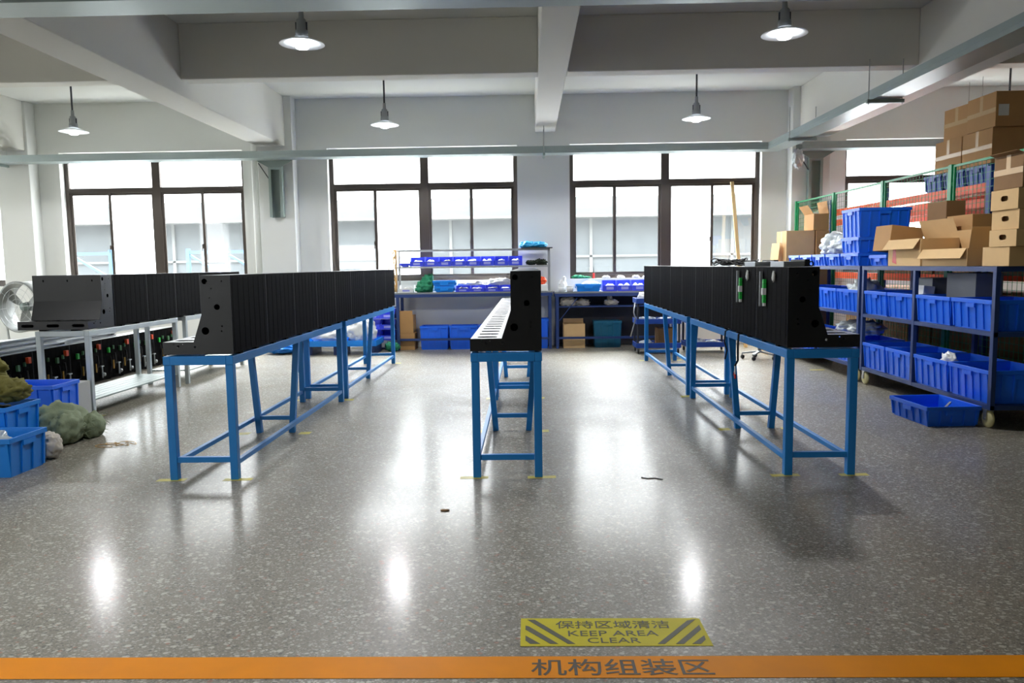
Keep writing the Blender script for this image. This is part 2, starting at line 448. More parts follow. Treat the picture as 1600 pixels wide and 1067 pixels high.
wf.build('window_frame', M['facade2'], bld)
def yard_rack(x, label):
    r = thing('storage_rack', label, 'rack', (x, 17.6, -.02), 0, 'pale blue racks outside')
    for u in (-.9, 0, .9): MB().bar((u, 0, 0), (u, 0, 2.0), .08).build('upright', M['paleblue'], r)
    MB().bar((-.86, 0, 1.85), (-.04, 0, 1.35), .05).bar((.04, 0, 1.85), (.86, 0, 1.35), .05).build('brace', M['paleblue'], r)
    MB().box(-.86, .86, -.03, .03, 1.88, 1.95).box(-.86, .86, -.03, .03, .9, .97).build('beam', M['paleblue'], r)
yard_rack(-9.6, 'pale blue steel rack outside the left end of the second window from the left')
yard_rack(-6.9, 'pale blue steel rack outside the right half of the second window from the left')

# ------------------------------------------------------------------ cable trays and wall channels
def tray_len(name, label, L_, rods, rz, loc):
    t = thing(name, label, 'cable tray', loc, rz, 'galvanised cable trays')
    m = MB(); w_ = .32; h = .12
    m.box(0, L_, 0, w_, 0, .006)
    for y in (0, w_ - .006):
        m.box(0, L_, y, y + .006, .006, h)
        m.box(0, L_, y + (.006 if y == 0 else -.02), y + (.026 if y == 0 else 0), h - .006, h)
        m.box(0, L_, y - (.004 if y == 0 else -.006), y + (0 if y == 0 else .01), .05, .062)
    m.build('trough', M['tray'], t)
    for x, top in rods:
        hg = MB().box(x - .02, x + .02, -.06, w_ + .06, -.045, -.003).build('hanger_bar', M['chan'], t)
        for y in (-.04, w_ + .04): MB().tube([(x, y, -.06), (x, y, top)], .006, 6).build('hanger_rod', M['steel'], hg)
    return t
tray_len('cable_tray', 'galvanised cable tray along the window wall, running across the tops of the windows', 18.25, [(4.4, 1.14), (14.1, .46)], 0, (-13.8, 13.6, 3.43))
tray_len('cable_tray', 'galvanised cable tray hung lengthwise above the blue trolleys', 21.5, [(1.2, .47), (4.0, .47), (8.2, 1.14)], -PI / 2, (4.15, 13.55, 3.42))
tray_len('cable_tray', 'galvanised cable tray crossing overhead nearest the camera, at the top edge of the photo', 17.0, [(3.3, 1.14)], 0, (-13.0, 5.58, 3.4))
tray_len('cable_tray', 'short galvanised cable tray above the window at far right, behind stacked cartons', 5.6, [(3.0, 1.14)], 0, (4.75, 13.6, 3.43))
def channel(x, z0, label):
    t = thing('wall_channel', label, 'cable channel', (x, 14.02, z0), 0, 'grey channels on the columns')
    H = 3.4 - z0
    MB().box(-.115, .115, -.012, -.002, 0, H).build('back_plate', M['chan'], t)
    s = MB()
    for k in (-1, 1): s.box(k * .115 - .008, k * .115 + .008, -.13, -.012, 0, H)
    s.box(-.107, .107, -.13, -.118, H - .14, H); s.box(-.107, -.075, -.13, -.118, 0, H - .14); s.box(.075, .107, -.13, -.118, 0, H - .14)
    s.build('side_flange', M['chan'], t)
    MB().prism([(-.32, H + .02), (.32, H + .02), (.115, H - .2 + .1), (-.115, H - .2 + .1)], 'y', -.145, -.132).build('gusset', M['chan'], t)
    MB().bar((-.3, -.1, H - .02), (-.12, -.1, H - .3), .025, .012).build('stay', M['dblack'], t)
    MB().cyl((.02, -.016, .1), 'y', .012, .01, 10).build('bolt', M['steel'], t)
channel(-4.51, 2.42, 'grey steel channel hanging down the column between the two windows at left')
channel(5.1, 2.42, 'grey steel channel on the column at right, above the green fence')
tag(MB().tube([(-4.98, 14.2, 0), (-4.98, 14.2, CZ)], .055, 16).build('drain_pipe', M['wall'], smooth=True), 'white vertical drain pipe beside the left column', 'pipe')
tag(MB().blob((4.7, 13.66, 3.27), (.1, .08, .16), 3, .35, 3).build('rag', M['clear'], smooth=True), 'crumpled pale plastic rag tied under the cable tray at the right column', 'rag')

# ------------------------------------------------------------------ pendant lamps
def make_lamp(loc, label):
    x, y, z = loc
    t = thing('pendant_lamp', label, 'lamp', loc, 0, 'pendant lamps')
    top = CZ - z
    MB().tube([(0, 0, .3), (0, 0, top)], .014, 8).build('cord', M['dblack'], t)
    MB().lathe([(.0, .32), (.022, .32), (.026, .24), (.045, .22), (.047, .13), (.06, .12), (.064, .055), (.0, .055)], (0, 0, 0), 24).build('socket', M['grey'], t, True)
    pins = MB()
    for k in (-1, 1): pins.box(k * .05 - .007, k * .05 + .007, -.008, .008, .1, .2)
    pins.build('clip', M['dblack'], t)
    MB().lathe([(.06, .066), (.065, .055), (.13, .03), (.21, .0), (.214, -.006), (.208, -.008), (.128, .02), (.06, .045)], (0, 0, 0), 40).build('lamp_shade', M['shade'], t, True)
    MB().lathe([(.0, .055), (.05, .05), (.072, .02), (.074, -.02), (.055, -.045), (.0, -.055)], (0, 0, 0), 28).build('bulb', M['bulb'], t, True)
    l = bpy.data.lights.new('lamp_light', 'SPOT'); l.energy = LAMP_W; l.spot_size = math.radians(158); l.spot_blend = .2; l.shadow_soft_size = .08; l.color = (.98, .985, 1.0)
    lo = bpy.data.objects.new('lamp_light', l); lo.location = (0, 0, -.07); C.objects.link(lo); lo.parent = t
for k, (x, y, lab) in enumerate([
    (-7.0, 12.0, 'white pendant lamp at far left, above the second window from the left'),
    (-2.15, 11.9, 'white pendant lamp hanging in front of the window behind the left blue racks'),
    (2.55, 11.85, 'white pendant lamp hanging in front of the window behind the right blue racks'),
    (7.2, 11.9, 'white pendant lamp at far right whose cord drops behind the stacked cartons'),
    (-2.15, 7.6, 'nearer white pendant lamp left of the centre, against the cross beam'),
    (2.46, 7.6, 'nearer white pendant lamp right of the centre, against the cross beam')]):
    make_lamp((x, y, 3.65), lab)

for x, lab in ((-7.0, 'left'), (-2.15, 'right')):     # unseen row over the top of the view, added to light the foreground
    make_lamp((x, 3.1, 3.65), 'added white pendant lamp of the unseen row overhead, %s one of two' % lab)

# ------------------------------------------------------------------ black steel housings
ML = .732
def make_housing(label):
    """local: back sheet at x=0, base runs to x=-.5, length along y 0..ML, z from 0"""
    t = thing('steel_housing', label, 'housing', (0, 0, 0), 0)
    prof = [(0, .012), (0, .568), (-.212, .568), (-.212, .292), (-.278, .1), (-.5, .1), (-.5, .012)]
    big = [circ(-.18, .525, .02, 18), circ(-.1, .345, .021, 18), circ(-.19, .178, .027, 18)]
    small = [circ(-.06, .525, .006, 8), circ(-.135, .475, .005, 8), circ(-.15, .41, .004, 8), circ(-.07, .21, .006, 8), circ(-.075, .175, .006, 8),
             circ(-.27, .065, .009, 10), circ(-.39, .07, .009, 10), circ(-.42, .085, .005, 8), circ(-.36, .085, .005, 8)]
    MB().plate(prof, big + small, 'y', 0, .003).build('end_plate', M['black'], t)
    MB().plate(prof, big + small, 'y', ML - .003, ML).build('end_plate', M['black'], t)
    b = MB().box(-.004, 0, .003, ML - .003, .014, .568)
    for k in range(7):
        y = .05 + k * (ML - .1) / 6; b.box(0, .0012, y - .012, y + .012, .03, .555)
    b.build('back_panel', M['blackback'], t)
    MB().box(-.21, -.004, .003, ML - .003, .563, .568).build('top_panel', M['black'], t)
    fr = MB().plate([(.003, .296), (ML - .003, .296), (ML - .003, .563), (.003, .563)], [circ(ML * f, .51, .009, 10, .014) for f in (.13, .49, .84)] + [circ(ML * f, .45, .004, 8) for f in (.4, .58, .2)], 'x', -.212, -.208)
    fr.build('front_panel', M['black'], t)
    MB().prism([(-.212, .296), (-.278, .1), (-.272, .1), (-.206, .296)], 'y', .003, ML - .003).build('sloping_panel', M['black'], t)
    MB().plate([(-.497, .003), (-.275, .003), (-.275, ML - .003), (-.497, ML - .003)], [[(v, u) for u, v in slot(ML * f - .022, ML * f + .022, 0, 1)] for f in ()] + [[(-.455, ML * f - .03), (-.44, ML * f - .04), (-.37, ML * f - .045), (-.33, ML * f - .04), (-.315, ML * f - .03), (-.315, ML * f + .03), (-.33, ML * f + .04), (-.37, ML * f + .045), (-.44, ML * f + .04), (-.455, ML * f + .03)] for f in (.17, .5, .83)], 'z', .096, .1).build('base_plate', M['black'], t)
    MB().plate([(.003, .014), (ML - .003, .014), (ML - .003, .096), (.003, .096)], [slot(ML * f - .065, ML * f + .065, .055, .032) for f in (.14, .5, .86)], 'x', -.5, -.496).build('front_flange', M['black'], t)
    MB().box(-.49, -.01, .01, ML - .01, .014, .018).build('bottom_panel', M['black'], t)
    for y in (.17, .5):
        MB().box(-.47, -.005, y * ML / .728 - .03, y * ML / .728 + .03, 0, .014).build('foot', M['hole'], t)
    return t
proto = make_housing('')
used = []
def put_housing(loc, rz, label, group):
    if not used:
        used.append(1); proto.location = loc; proto.rotation_euler = (0, 0, rz); proto['label'] = label; proto['group'] = group; return proto
    return dup(proto, loc, rz, label, group)
ROWY, RZ = 5.335, .892
NM = 9
# ------------------------------------------------------------------ blue tables
def make_blue_table():
    t = thing('steel_table', '', 'table', (0, 0, 0), 0, 'blue steel tables')
    L_, W, H = 3.2, .5, .892
    a = MB()
    for x in (0, W - .05): a.box(x, x + .05, 0, L_, H - .062, H)
    for y in (0, L_ / 3, 2 * L_ / 3, L_ - .05): a.box(.05, W - .05, y, y + .05, H - .062, H)
    a.build('top_frame', M['blue'], t, bevel=.003)
    for x in (.004, W - .059):
        for y in (.004, L_ - .059): MB().box(x, x + .055, y, y + .055, 0, H - .062).build('leg', M['blue'], t, bevel=.003)
    for k in (-1, 1):
        xc = W / 2
        MB().bar((xc + k * .215, L_ / 2, H - .062), (xc + k * .15, L_ / 2 - .02, 0), .05).build('splayed_leg', M['blue'], t)
    for x in (.012, W - .047): MB().box(x, x + .035, .06, L_ - .06, .1, .135).build('side_rail', M['blue'], t, bevel=.002)
    for y in (.012, L_ - .047): MB().box(.06, W - .06, y, y + .035, .125, .165).build('end_rail', M['blue'], t, bevel=.002)
    MB().box(.09, W - .09, L_ / 2 - .035, L_ / 2, .12, .155).build('middle_rail', M['blue'], t)
    return t
bt = make_blue_table()
rows = [('left', -2.585), ('middle', -.41), ('right', 1.785)]
first = True
for nm, x in rows:
    for k, (y, wd) in enumerate(((ROWY - .01, 'front'), (8.69, 'rear'))):
        lab = '%s blue steel table of the %s row, carrying black steel housings' % (wd, nm)
        if first: bt.location = (x, y, 0); bt['label'] = lab; first = False
        else: dup(bt, (x, y, 0), 0, lab)
for nm, x in rows:
    for i in range(NM):
        y = ROWY + i * (ML + .002)
        where = 'nearest the camera' if i == 0 else 'at the window end' if i == NM - 1 else '%s from the camera' % ORD[i]
        lab = 'black steel L-shaped housing %s in the %s row on blue tables' % (where, nm)
        g = 'black housings of the %s row' % nm
        h = put_housing((-2.083, y, RZ), 0, lab, g) if nm == 'left' else put_housing((.088, y, RZ), 0, lab, g) if nm == 'middle' else put_housing((1.789, y + ML, RZ), PI, lab, g)
        if nm == 'right' and i < 2:
            h['label'] = 'black steel housing %s in the right row, with green terminals' % ('nearest the camera' if i == 0 else 'second from the camera')
            yo = ML - .585 if i == 0 else ML - .50      # bar, then terminals and connector towards the camera
            MB().box(.004, .022, yo - .0125, yo + .0125, .27, .535).build('aluminium_bar', M['grey'], h)
            for q in range(5): MB().box(.004, .024, yo + .07, yo + .105, .3 + q * .036, .333 + q * .036).build('terminal_block', M['gterm'], h, label='green terminal block')
            MB().box(.004, .03, yo + .068, yo + .107, .36, .41).build('connector', M['paper'], h, label='white connector')
            MB().box(.004, .02, yo + .075, yo + .1, .275, .298).build('connector', M['paper'], h, label='white connector')
            MB().blob((.012, yo + .3 if i == 0 else yo + .28, .5), (.012, .016, .04), 2, .3).build('connector', M['paper'], h, True)
# galvanised tables with their row of housings
def galv_table(y, label, L_):
    t = thing('steel_table', label, 'table', (-5.05, y, 0), 0, 'galvanised tables')
    W, H = .56, .892
    a = MB()
    for x in (0, W - .05): a.box(x, x + .05, 0, L_, H - .055, H)
    for yy in (0, L_ / 2, L_ - .05): a.box(.05, W - .05, yy, yy + .05, H - .055, H)
    a.build('top_frame', M['galv'], t, bevel=.003)
    for x in (.002, W - .055):
        for yy in (.002, L_ - .055): MB().box(x, x + .05, yy, yy + .05, 0, H - .055).build('leg', M['galv'], t, bevel=.003)
    s = MB()
    for k in range(6): s.box(.01 + k * .09, .01 + k * .09 + .08, .06, L_ - .06, .165, .18)
    s.build('lower_shelf', M['chan'], t)
galv_table(7.72, 'nearer galvanised steel table at left, carrying the housing that faces the camera', 2.0)
galv_table(9.95, 'farther galvanised steel table at left, under black housings, nearer the windows', 2.0)
put_housing((-4.505, 8.24, RZ), PI / 2, 'black steel housing turned lengthwise to face the camera at left', 'black housings of the galvanised row')
for i in range(5):
    put_housing((-4.5, 8.255 + i * (ML + .002), RZ), 0, 'black steel housing on the galvanised tables, %s behind the one facing the camera' % ORD[i], 'black housings of the galvanised row')
# housings with fitted connectors, standing on the floor behind them
for i in range(7):
    y = 7.4 + i * (ML + .002)
    where = 'nearest the window wall' if i == 6 else '%s from the window wall' % ORD[6 - i]
    h = put_housing((-5.85, y, .001), 0, 'black housing on the floor at far left, wired back outward, %s' % where, 'wired housings on the floor')
    for c in (.12, .42):
        MB().box(.003, .03, c, c + .04, .37, .44).build('terminal_block', M['gterm' if c < .3 else 'gterm2'], h, label='green terminal block')
        MB().box(.003, .025, c + .13, c + .155, .41, .46).build('terminal_block', M['gterm2'], h, label='dull green terminal block')
        MB().tube([(.03, c + .15, .36), (.04, c + .15, .26), (.02, c + .13, .16)], .014, 6).build('hose', M['wire'], h)
        MB().tube([(.03, c + .03, .34), (.035, c + .05, .2), (.02, c + .04, .1)], .008, 6).build('hose', M['wire'], h)
        MB().cyl((.03, c + .1, .2), 'z', .012, .12, 8).build('fitting', M['brass'], h, label='brass fitting')
        MB().cyl((.03, c + .24, .13), 'z', .011, .16, 8).box(.003, .045, c + .2, c + .27, .2, .215).build('valve', M['alu'], h, label='silver valve')
        MB().blob((.035, c + .27, .09), (.03, .03, .03), c, .1, 2, 2).build('valve_knob', M['alu'], h, True, label='silver knob')
    MB().box(.003, .04, .6, .65, .44, .51).build('plug', M['oterm'], h, label='orange plug')
# aluminium profiles lying on top of them
k = 0
for z, n_ in ((.571, 4), (.622, 3), (.673, 2)):
    for j in range(n_):
        x = -5.9 - j * .075 - .008 * (k % 2) - (.05 if z > .6 else 0); y0 = 7.5 + .13 * ((k * 5) % 4); y1 = y0 + 2.1 + .4 * ((k * 7) % 4) - (z - .57) * 8
        p = MB().box(x - .03, x - .026, y0, y1, z, z + .05).box(x - .026, x + .03, y0, y1, z, z + .006).box(x - .026, x + .03, y0, y1, z + .044, z + .05)
        p.box(x + .024, x + .03, y0, y1, z + .006, z + .014).box(x + .024, x + .03, y0, y1, z + .036, z + .044).box(x - .026, x + .03, y1 - .05, y1 - .044, z + .006, z + .044)
        tag(p.build('aluminium_profile', M['alu']), 'bright aluminium channel lying in the bundle on the floor housings at far left', 'profile', 'aluminium channels on the floor housings')
        k += 1
# small power units on top of the right row
for i, (y, wd) in enumerate(((5.6, 'nearest the camera'), (6.3, 'second from the camera'))):
    t = thing('power_unit', 'grey aluminium box with black end cap lying on the right row, %s' % wd, 'power unit', (1.84, y, 1.461), 0, 'grey units on the right row')
    MB().box(0, .15, 0, .3, 0, .04).box(.0, .15, -.004, 0, .015, .03).build('body', M['alu'], t, bevel=.002)
    MB().box(.15, .185, -.01, .3, 0, .052).build('end_cap', M['wire'], t)
    MB().lathe([(.012, -.004), (.02, -.004), (.02, .004), (.012, .004), (.012, -.004)], (.205, .02, .02), 14, 'y').build('ring', M['wire'], t)
cb = MB(); random.seed(3)
for k in range(16):
    cx, cy = 1.92 + random.uniform(-.05, .16), 7.35 + random.uniform(-.25, .25); r = random.uniform(.05, .1); tl = random.uniform(-.3, .3); hz = random.uniform(0, .03)
    cb.tube([(cx + r * math.cos(a), cy + r * 1.3 * math.sin(a), 1.51 + hz + tl * .05 * math.cos(a) + .018 * math.sin(2 * a + k)) for a in [PI * 2 * j / 22 for j in range(23)]], .006, 6)
cb.bm.verts.ensure_lookup_table(); zmin = min(v.co.z for v in cb.bm.verts)
for v in cb.bm.verts: v.co.z += 1.461 - zmin
tag(cb.build('cable_bundle', M['wire'], smooth=True), 'tangled black cables heaped on top of the right row of housings', 'cables')
# test leads hanging below the right row
tl = thing('test_lead', 'black and red test leads hanging over the edge of the front right table', 'test lead', (1.75, 6.42, .9), 0)
MB().tube([(.03, 0, .01), (.0, 0, 0), (-.005, .0, -.1), (0, .01, -.22), (-.02, .03, -.27)], .009, 8).build('cable', M['wire'], tl, True)
MB().tube([(-.02, .03, -.27), (-.03, -.02, -.29), (-.04, -.06, -.33)], .005, 6).tube([(-.02, .03, -.27), (-.01, .06, -.29), (-.005, .09, -.33)], .005, 6).build('clip_wire', M['paper'], tl)
MB().tube([(-.04, -.06, -.33), (-.045, -.08, -.36)], .008, 6).tube([(-.005, .09, -.33), (0, .12, -.36)], .008, 6).build('clip_tip', M['red'], tl, label='red clip tip')
tag(MB().tube([(1.785, 6.85, .91), (1.75, 6.85, .89), (1.74, 6.84, .8), (1.76, 6.83, .72), (1.75, 6.85, .64)], .007, 6).build('test_lead', M['wire'], smooth=True), 'thin black lead hanging behind the thicker test leads on the front right table', 'test lead')

# ------------------------------------------------------------------ boxes, crates and bins
def crate(name, label, x0, x1, y0, y1, z0, h, m, group=None, rz=0.0, tilt=0.0, taper=.02, ribs=True):
    """open stacking crate; name and size in world metres, origin at the middle of its bottom"""
    t = thing(name, label, 'crate', ((x0 + x1) / 2, (y0 + y1) / 2, z0), rz, group)
    if tilt: t.rotation_euler = (tilt, 0, rz)
    a, b = (x1 - x0) / 2, (y1 - y0) / 2; w_ = .006; e = .012
    def ring(off, ztop, zbot, in_b, in_t):
        m_ = MB(); bm = m_.bm
        def lo(s, z): return [bm.verts.new((sx * (a - e - s), sy * (b - e - s), z)) for sx, sy in ((-1, -1), (1, -1), (1, 1), (-1, 1))]
        ob, ot = lo(taper, zbot), lo(0, ztop); it, ib = lo(w_, ztop), lo(taper + w_, zbot + .008); ob2 = ob
        for r0, r1 in ((ob, ot), (ot, it), (it, ib)):
            for k in range(4): bm.faces.new((r0[k], r0[(k + 1) % 4], r1[(k + 1) % 4], r1[k]))
        bm.faces.new(list(reversed(ob))); bm.faces.new(ib)
        return m_
    body = ring(0, h, 0, 0, 0)
    r = MB()
    for s in (-1, 1):
        r.box(-a, a, s * b - (0 if s < 0 else e), s * b + (e if s < 0 else 0), h - .035, h + .002)
        r.box(s * a - (0 if s < 0 else e), s * a + (e if s < 0 else 0), -b + e, b - e, h - .035, h + .002)
    r.build('rim', m, t, bevel=.002)
    if ribs:
        g = body
        nx = max(2, int(round(2 * a / .13))); ny = max(2, int(round(2 * b / .13)))
        def rib(px, py, dx, dy):
            v = []
            for z, s in ((.012, taper * .94), (h - .036, taper * .04)):
                ox = px - (math.copysign(s, px) if dy else 0); oy = py - (math.copysign(s, py) if dx else 0)
                for q in (-1, 1):
                    for depth in (0, 1):
                        v.append(g.bm.verts.new((ox + (q * .009 if dx else -math.copysign(.014 * depth, px)), oy + (q * .009 if dy else -math.copysign(.014 * depth, py)), z)))
            for f in ((0, 2, 6, 4), (1, 5, 7, 3), (0, 4, 5, 1), (2, 3, 7, 6), (4, 6, 7, 5), (0, 1, 3, 2)): g.bm.faces.new([v[i] for i in f])
        for k in range(nx + 1):
            px = (-a + .03) + (2 * a - .06) * k / nx
            for s in (-1, 1): rib(px, s * (b - .002), True, False)
        for k in range(ny + 1):
            py = (-b + .03) + (2 * b - .06) * k / ny
            for s in (-1, 1): rib(s * (a - .002), py, False, True)
    body.build('body', m, t)
    for s in (-1, 1):
        hw = min(.07, b * .4)
        MB().box(s * (a + .001) - .004, s * (a + .001) + .004, -hw, hw, h - .075, h - .036).build('handle_grip', m, t)
        hw = min(.07, a * .4)
        MB().box(-hw, hw, s * (b + .001) - .004, s * (b + .001) + .004, h - .075, h - .036).build('handle_grip', m, t)
    return t
def carton(label, x0, x1, y0, y1, z0, z1, m='card', rz=0.0, flaps=(), tape=True, hole=None, plabel=None, ry=0.0, group=None, opened=False, name='cardboard_box'):
    t = thing(name, label, 'box', ((x0 + x1) / 2, (y0 + y1) / 2, z0), rz, group)
    if ry: t.rotation_euler = (0, ry, rz)
    a, b, h = (x1 - x0) / 2, (y1 - y0) / 2, z1 - z0; mm = M[m]
    k = MB()
    if opened:
        w_ = .006
        k.box(-a, a, -b, b, 0, .006); k.box(-a, -a + w_, -b, b, .006, h); k.box(a - w_, a, -b, b, .006, h); k.box(-a + w_, a - w_, -b, -b + w_, .006, h); k.box(-a + w_, a - w_, b - w_, b, .006, h)
    elif hole:
        k.plate([(-b, 0), (b, 0), (b, h), (-b, h)], [slot(-.05, .05, h * .55, .045)], 'x', -a, -a + .005)
        k.box(-a + .006, a, -b, b, 0, h) if False else k.box(-a + .06, a, -b + .001, b - .001, .001, h - .001)
        k.box(-a + .005, -a + .06, -b, -b + .005, 0, h); k.box(-a + .005, -a + .06, b - .005, b, 0, h); k.box(-a + .005, -a + .06, -b + .005, b - .005, h - .005, h); k.box(-a + .005, -a + .06, -b + .005, b - .005, 0, .005)
    else: k.box(-a, a, -b, b, 0, h)
    k.build('body', mm, t, bevel=.004 if not (opened or hole) else 0)
    if tape and not opened:
        q = MB(); zt = h * .5
        q.box(-a - .0015, -a - .0004, -.03, .03, h * .55, h); q.box(-a - .0015, a + .0015, -.03, .03, h + .0004, h + .0015)
        q.box(-a - .0022, -a - .0015, -b, b, h * .42, h * .42 + .05)
        q.build('packing_tape', M['ctape'], t, label='shiny clear packing tape')
    if plabel:
        MB().box(-a + .03, -a + .03 + plabel[0], -b - .002, -b - .0006, h * .3, h * .3 + plabel[1]).build('shipping_label', M['paper'], t, label='white paper label')
    for side, ln, ang in flaps:      # each flap hinged on a top edge; ang measured outward from upright
        f = MB()
        if side in 'ns':
            s = 1 if side == 'n' else -1
            f.box(-a + .01, a - .01, -.002, .002, 0, ln); f.xf(Matrix.Translation((0, s * (b + .001), h)) @ Matrix.Rotation(-s * ang, 4, 'X'))
        else:
            s = 1 if side == 'e' else -1
            f.box(-.002, .002, -b + .01, b - .01, 0, ln); f.xf(Matrix.Translation((s * (a + .003), 0, h)) @ Matrix.Rotation(s * ang, 4, 'Y'))
        f.build('flap', mm, t)
    return t
def lump(name, label, cat, parts, m, seed=1, amp=.2, flat=None, group=None, freq=3.0, clip=None):
    b = MB()
    for i, (c, r) in enumerate(parts): b.blob(c, r, seed + i * 2.3, amp, freq, 4, flat)
    if clip:
        for v in b.bm.verts: v.co.x = min(max(v.co.x, clip[0]), clip[1]); v.co.y = min(max(v.co.y, clip[2]), clip[3])
    return tag(b.build(name, m, smooth=True), label, cat, group)
def part_bin(label, x0, x1, y0, y1, z0, h, m, group, rz=0.0, filled=None):
    """open-front picking bin: tall back, sloping sides, low front lip facing -y"""
    t = thing('parts_bin', label, 'bin', ((x0 + x1) / 2, (y0 + y1) / 2, z0), rz, group)
    a, b = (x1 - x0) / 2, (y1 - y0) / 2; w_ = .005; lo = h * .5
    k = MB().box(-a, a, -b, b, 0, w_)
    side = [(-b, w_), (b, w_), (b, h), (-b * .15, h), (-b * .6, lo), (-b, lo)]
    k.prism(side, 'x', -a, -a + w_); k.prism(side, 'x', a - w_, a)
    k.box(-a + w_, a - w_, b - w_, b, w_, h); k.box(-a + w_, a - w_, -b, -b + w_, w_, lo)
    k.build('body', m, t)
    MB().box(-a, a, -b - .008, -b, lo - .012, lo + .004).build('front_lip', m, t)
    MB().box(-a * .5, a * .5, -b - .003, -b - .0005, lo * .3, lo - .016).build('label_card', M['lav'], t, label='pale label card')
    if filled:
        tag_ = MB()
        for q in range(4): tag_.blob((random.uniform(-a * .5, a * .5), random.uniform(-b * .3, b * .6), lo * .7), (a * .45, b * .3, h * .35), q + x0, .4, 3, 2, .008)
        lx = tag_.bm
        for v in lx.verts: v.co.x = max(-a + .012, min(a - .012, v.co.x)); v.co.y = max(-b + .012, min(b - .012, v.co.y)); v.co += Vector(((x0 + x1) / 2, (y0 + y1) / 2, z0)); 
        o = tag_.build('small_parts', filled, smooth=True); o['kind'] = 'stuff'
        tag(o, 'loose small parts filling the ' + label, 'parts')
    return t

# ------------------------------------------------------------------ blue trolleys at right
def trolley(y0, y1, mid, label):
    t = thing('shelf_trolley', label, 'trolley', (4.06, y0, 0), 0, 'navy shelf trolleys')
    L_, D = y1 - y0, .68
    for x in (0, D - .04):
        for y in (0, mid - y0, L_ - .05): MB().box(x, x + .04, y, y + .05, .165, 1.385).build('post', M['navy'], t, bevel=.002)
    for nm, z0, z1 in (('bottom_shelf', .165, .205), ('middle_shelf', .815, .855), ('top_shelf', 1.385, 1.43)):
        s = MB()
        for x in (.003 if nm != 'top_shelf' else 0, D - .043): s.box(x, x + .04, 0, L_, z0, z1)
        for y in (0, L_ - .04): s.box(.043, D - .043, y, y + .04, z0, z1)
        s.box(.043, D - .043, .04, L_ - .04, z1 - .006, z1)
        s.build(nm, M['navy'], t)
    for x in (.03, D - .03):
        for y in (.08, L_ - .1):
            c = MB().box(x - .03, x + .03, y - .04, y + .04, .155, .165).box(x - .032, x - .026, y - .03, y + .02, .07, .155).box(x + .026, x + .032, y - .03, y + .02, .07, .155).build('caster', M['steel'], t)
            w_ = MB().lathe([(.0, -.022), (.06, -.022), (.078, -.012), (.08, 0), (.078, .012), (.06, .022), (.0, .022)], (x, y - .01, .08), 24, 'x')
            w_.build('wheel', M['cream'], c, True)
            MB().cyl((x, y - .01, .08), 'x', .014, .07, 10).build('axle', M['steel'], c)
trolley(6.77, 9.46, 8.17, 'nearer navy shelf trolley of blue crates at right')
trolley(9.53, 12.22, 10.93, 'farther navy shelf trolley of blue crates at right, behind the right row')
for ty, tn in ((6.77, 'nearer'), (9.53, 'farther')):
    for z, zn, h in ((.857, 'middle', .275), (.207, 'bottom', .3)):
        for i, y in enumerate((.06, .735, 1.46, 2.06)):
            ln = .655 if i < 2 else .575
            wd = 'nearest the camera' if i == 0 else '%s from the camera' % ORD[i] if i < 3 else 'nearest the windows'
            crate('stacking_crate', 'blue plastic crate on the %s shelf of the %s trolley, %s' % (zn, tn, wd), 4.066, 4.67, ty + y, ty + y + ln, z, h, M['plast'], 'blue crates on the trolley shelves')
crate('stacking_crate', 'shallow blue plastic crate standing on the floor before the nearer trolley', 3.54, 4.04, 6.87, 7.52, 0, .18, M['plast'], None, .05)
tag(MB().bar((3.72, 7.05, .02), (3.95, 7.2, .165), .02, .012).build('metal_strip', M['alu']), 'short metal strip lying in the blue crate on the floor', 'strip')
lump('cable_coil', 'grey cable coil lying in the blue crate on the floor', 'cables', [((3.72, 7.25, .05), (.1, .12, .05))], M['grey'], 4, .3, .012)
# things standing in the trolley crates
carton('dark grey box standing in a crate on the middle shelf, nearest the camera', 4.34, 4.6, 7.56, 8.08, .872, 1.36, 'grey', tape=False, name='instrument_box')
carton('dark grey box in the second bay of the nearer trolley middle shelf', 4.36, 4.6, 8.4, 8.72, .872, 1.3, 'grey', tape=False, name='instrument_box')
carton('pale foam block leaning in the middle-shelf crate beside the trolley centre post', 4.18, 4.3, 8.3, 8.42, .872, 1.22, 'paper', tape=False, name='foam_block', ry=.12)
lump('plastic_bag', 'clear plastic bag in the middle-shelf crate of the farther trolley', 'bag', [((4.35, 10.0, 1.08), (.2, .24, .19))], M['clear'], 8, .3, .872, clip=(4.12, 4.62, 9.66, 10.19))
lump('plastic_bag', 'clear plastic bags on the farther trolley, below the middle shelf', 'bag', [((4.35, 9.95, .62), (.22, .22, .1)), ((4.35, 10.4, .6), (.2, .2, .1))], M['clear'], 5, .3, .54)
lump('plastic_bag', 'white tied bag sticking out of a bottom-shelf crate of the nearer trolley', 'bag', [((4.18, 7.68, .47), (.06, .12, .11))], M['white'], 6, .25, .3, clip=(4.11, 4.3, 7.55, 7.85))
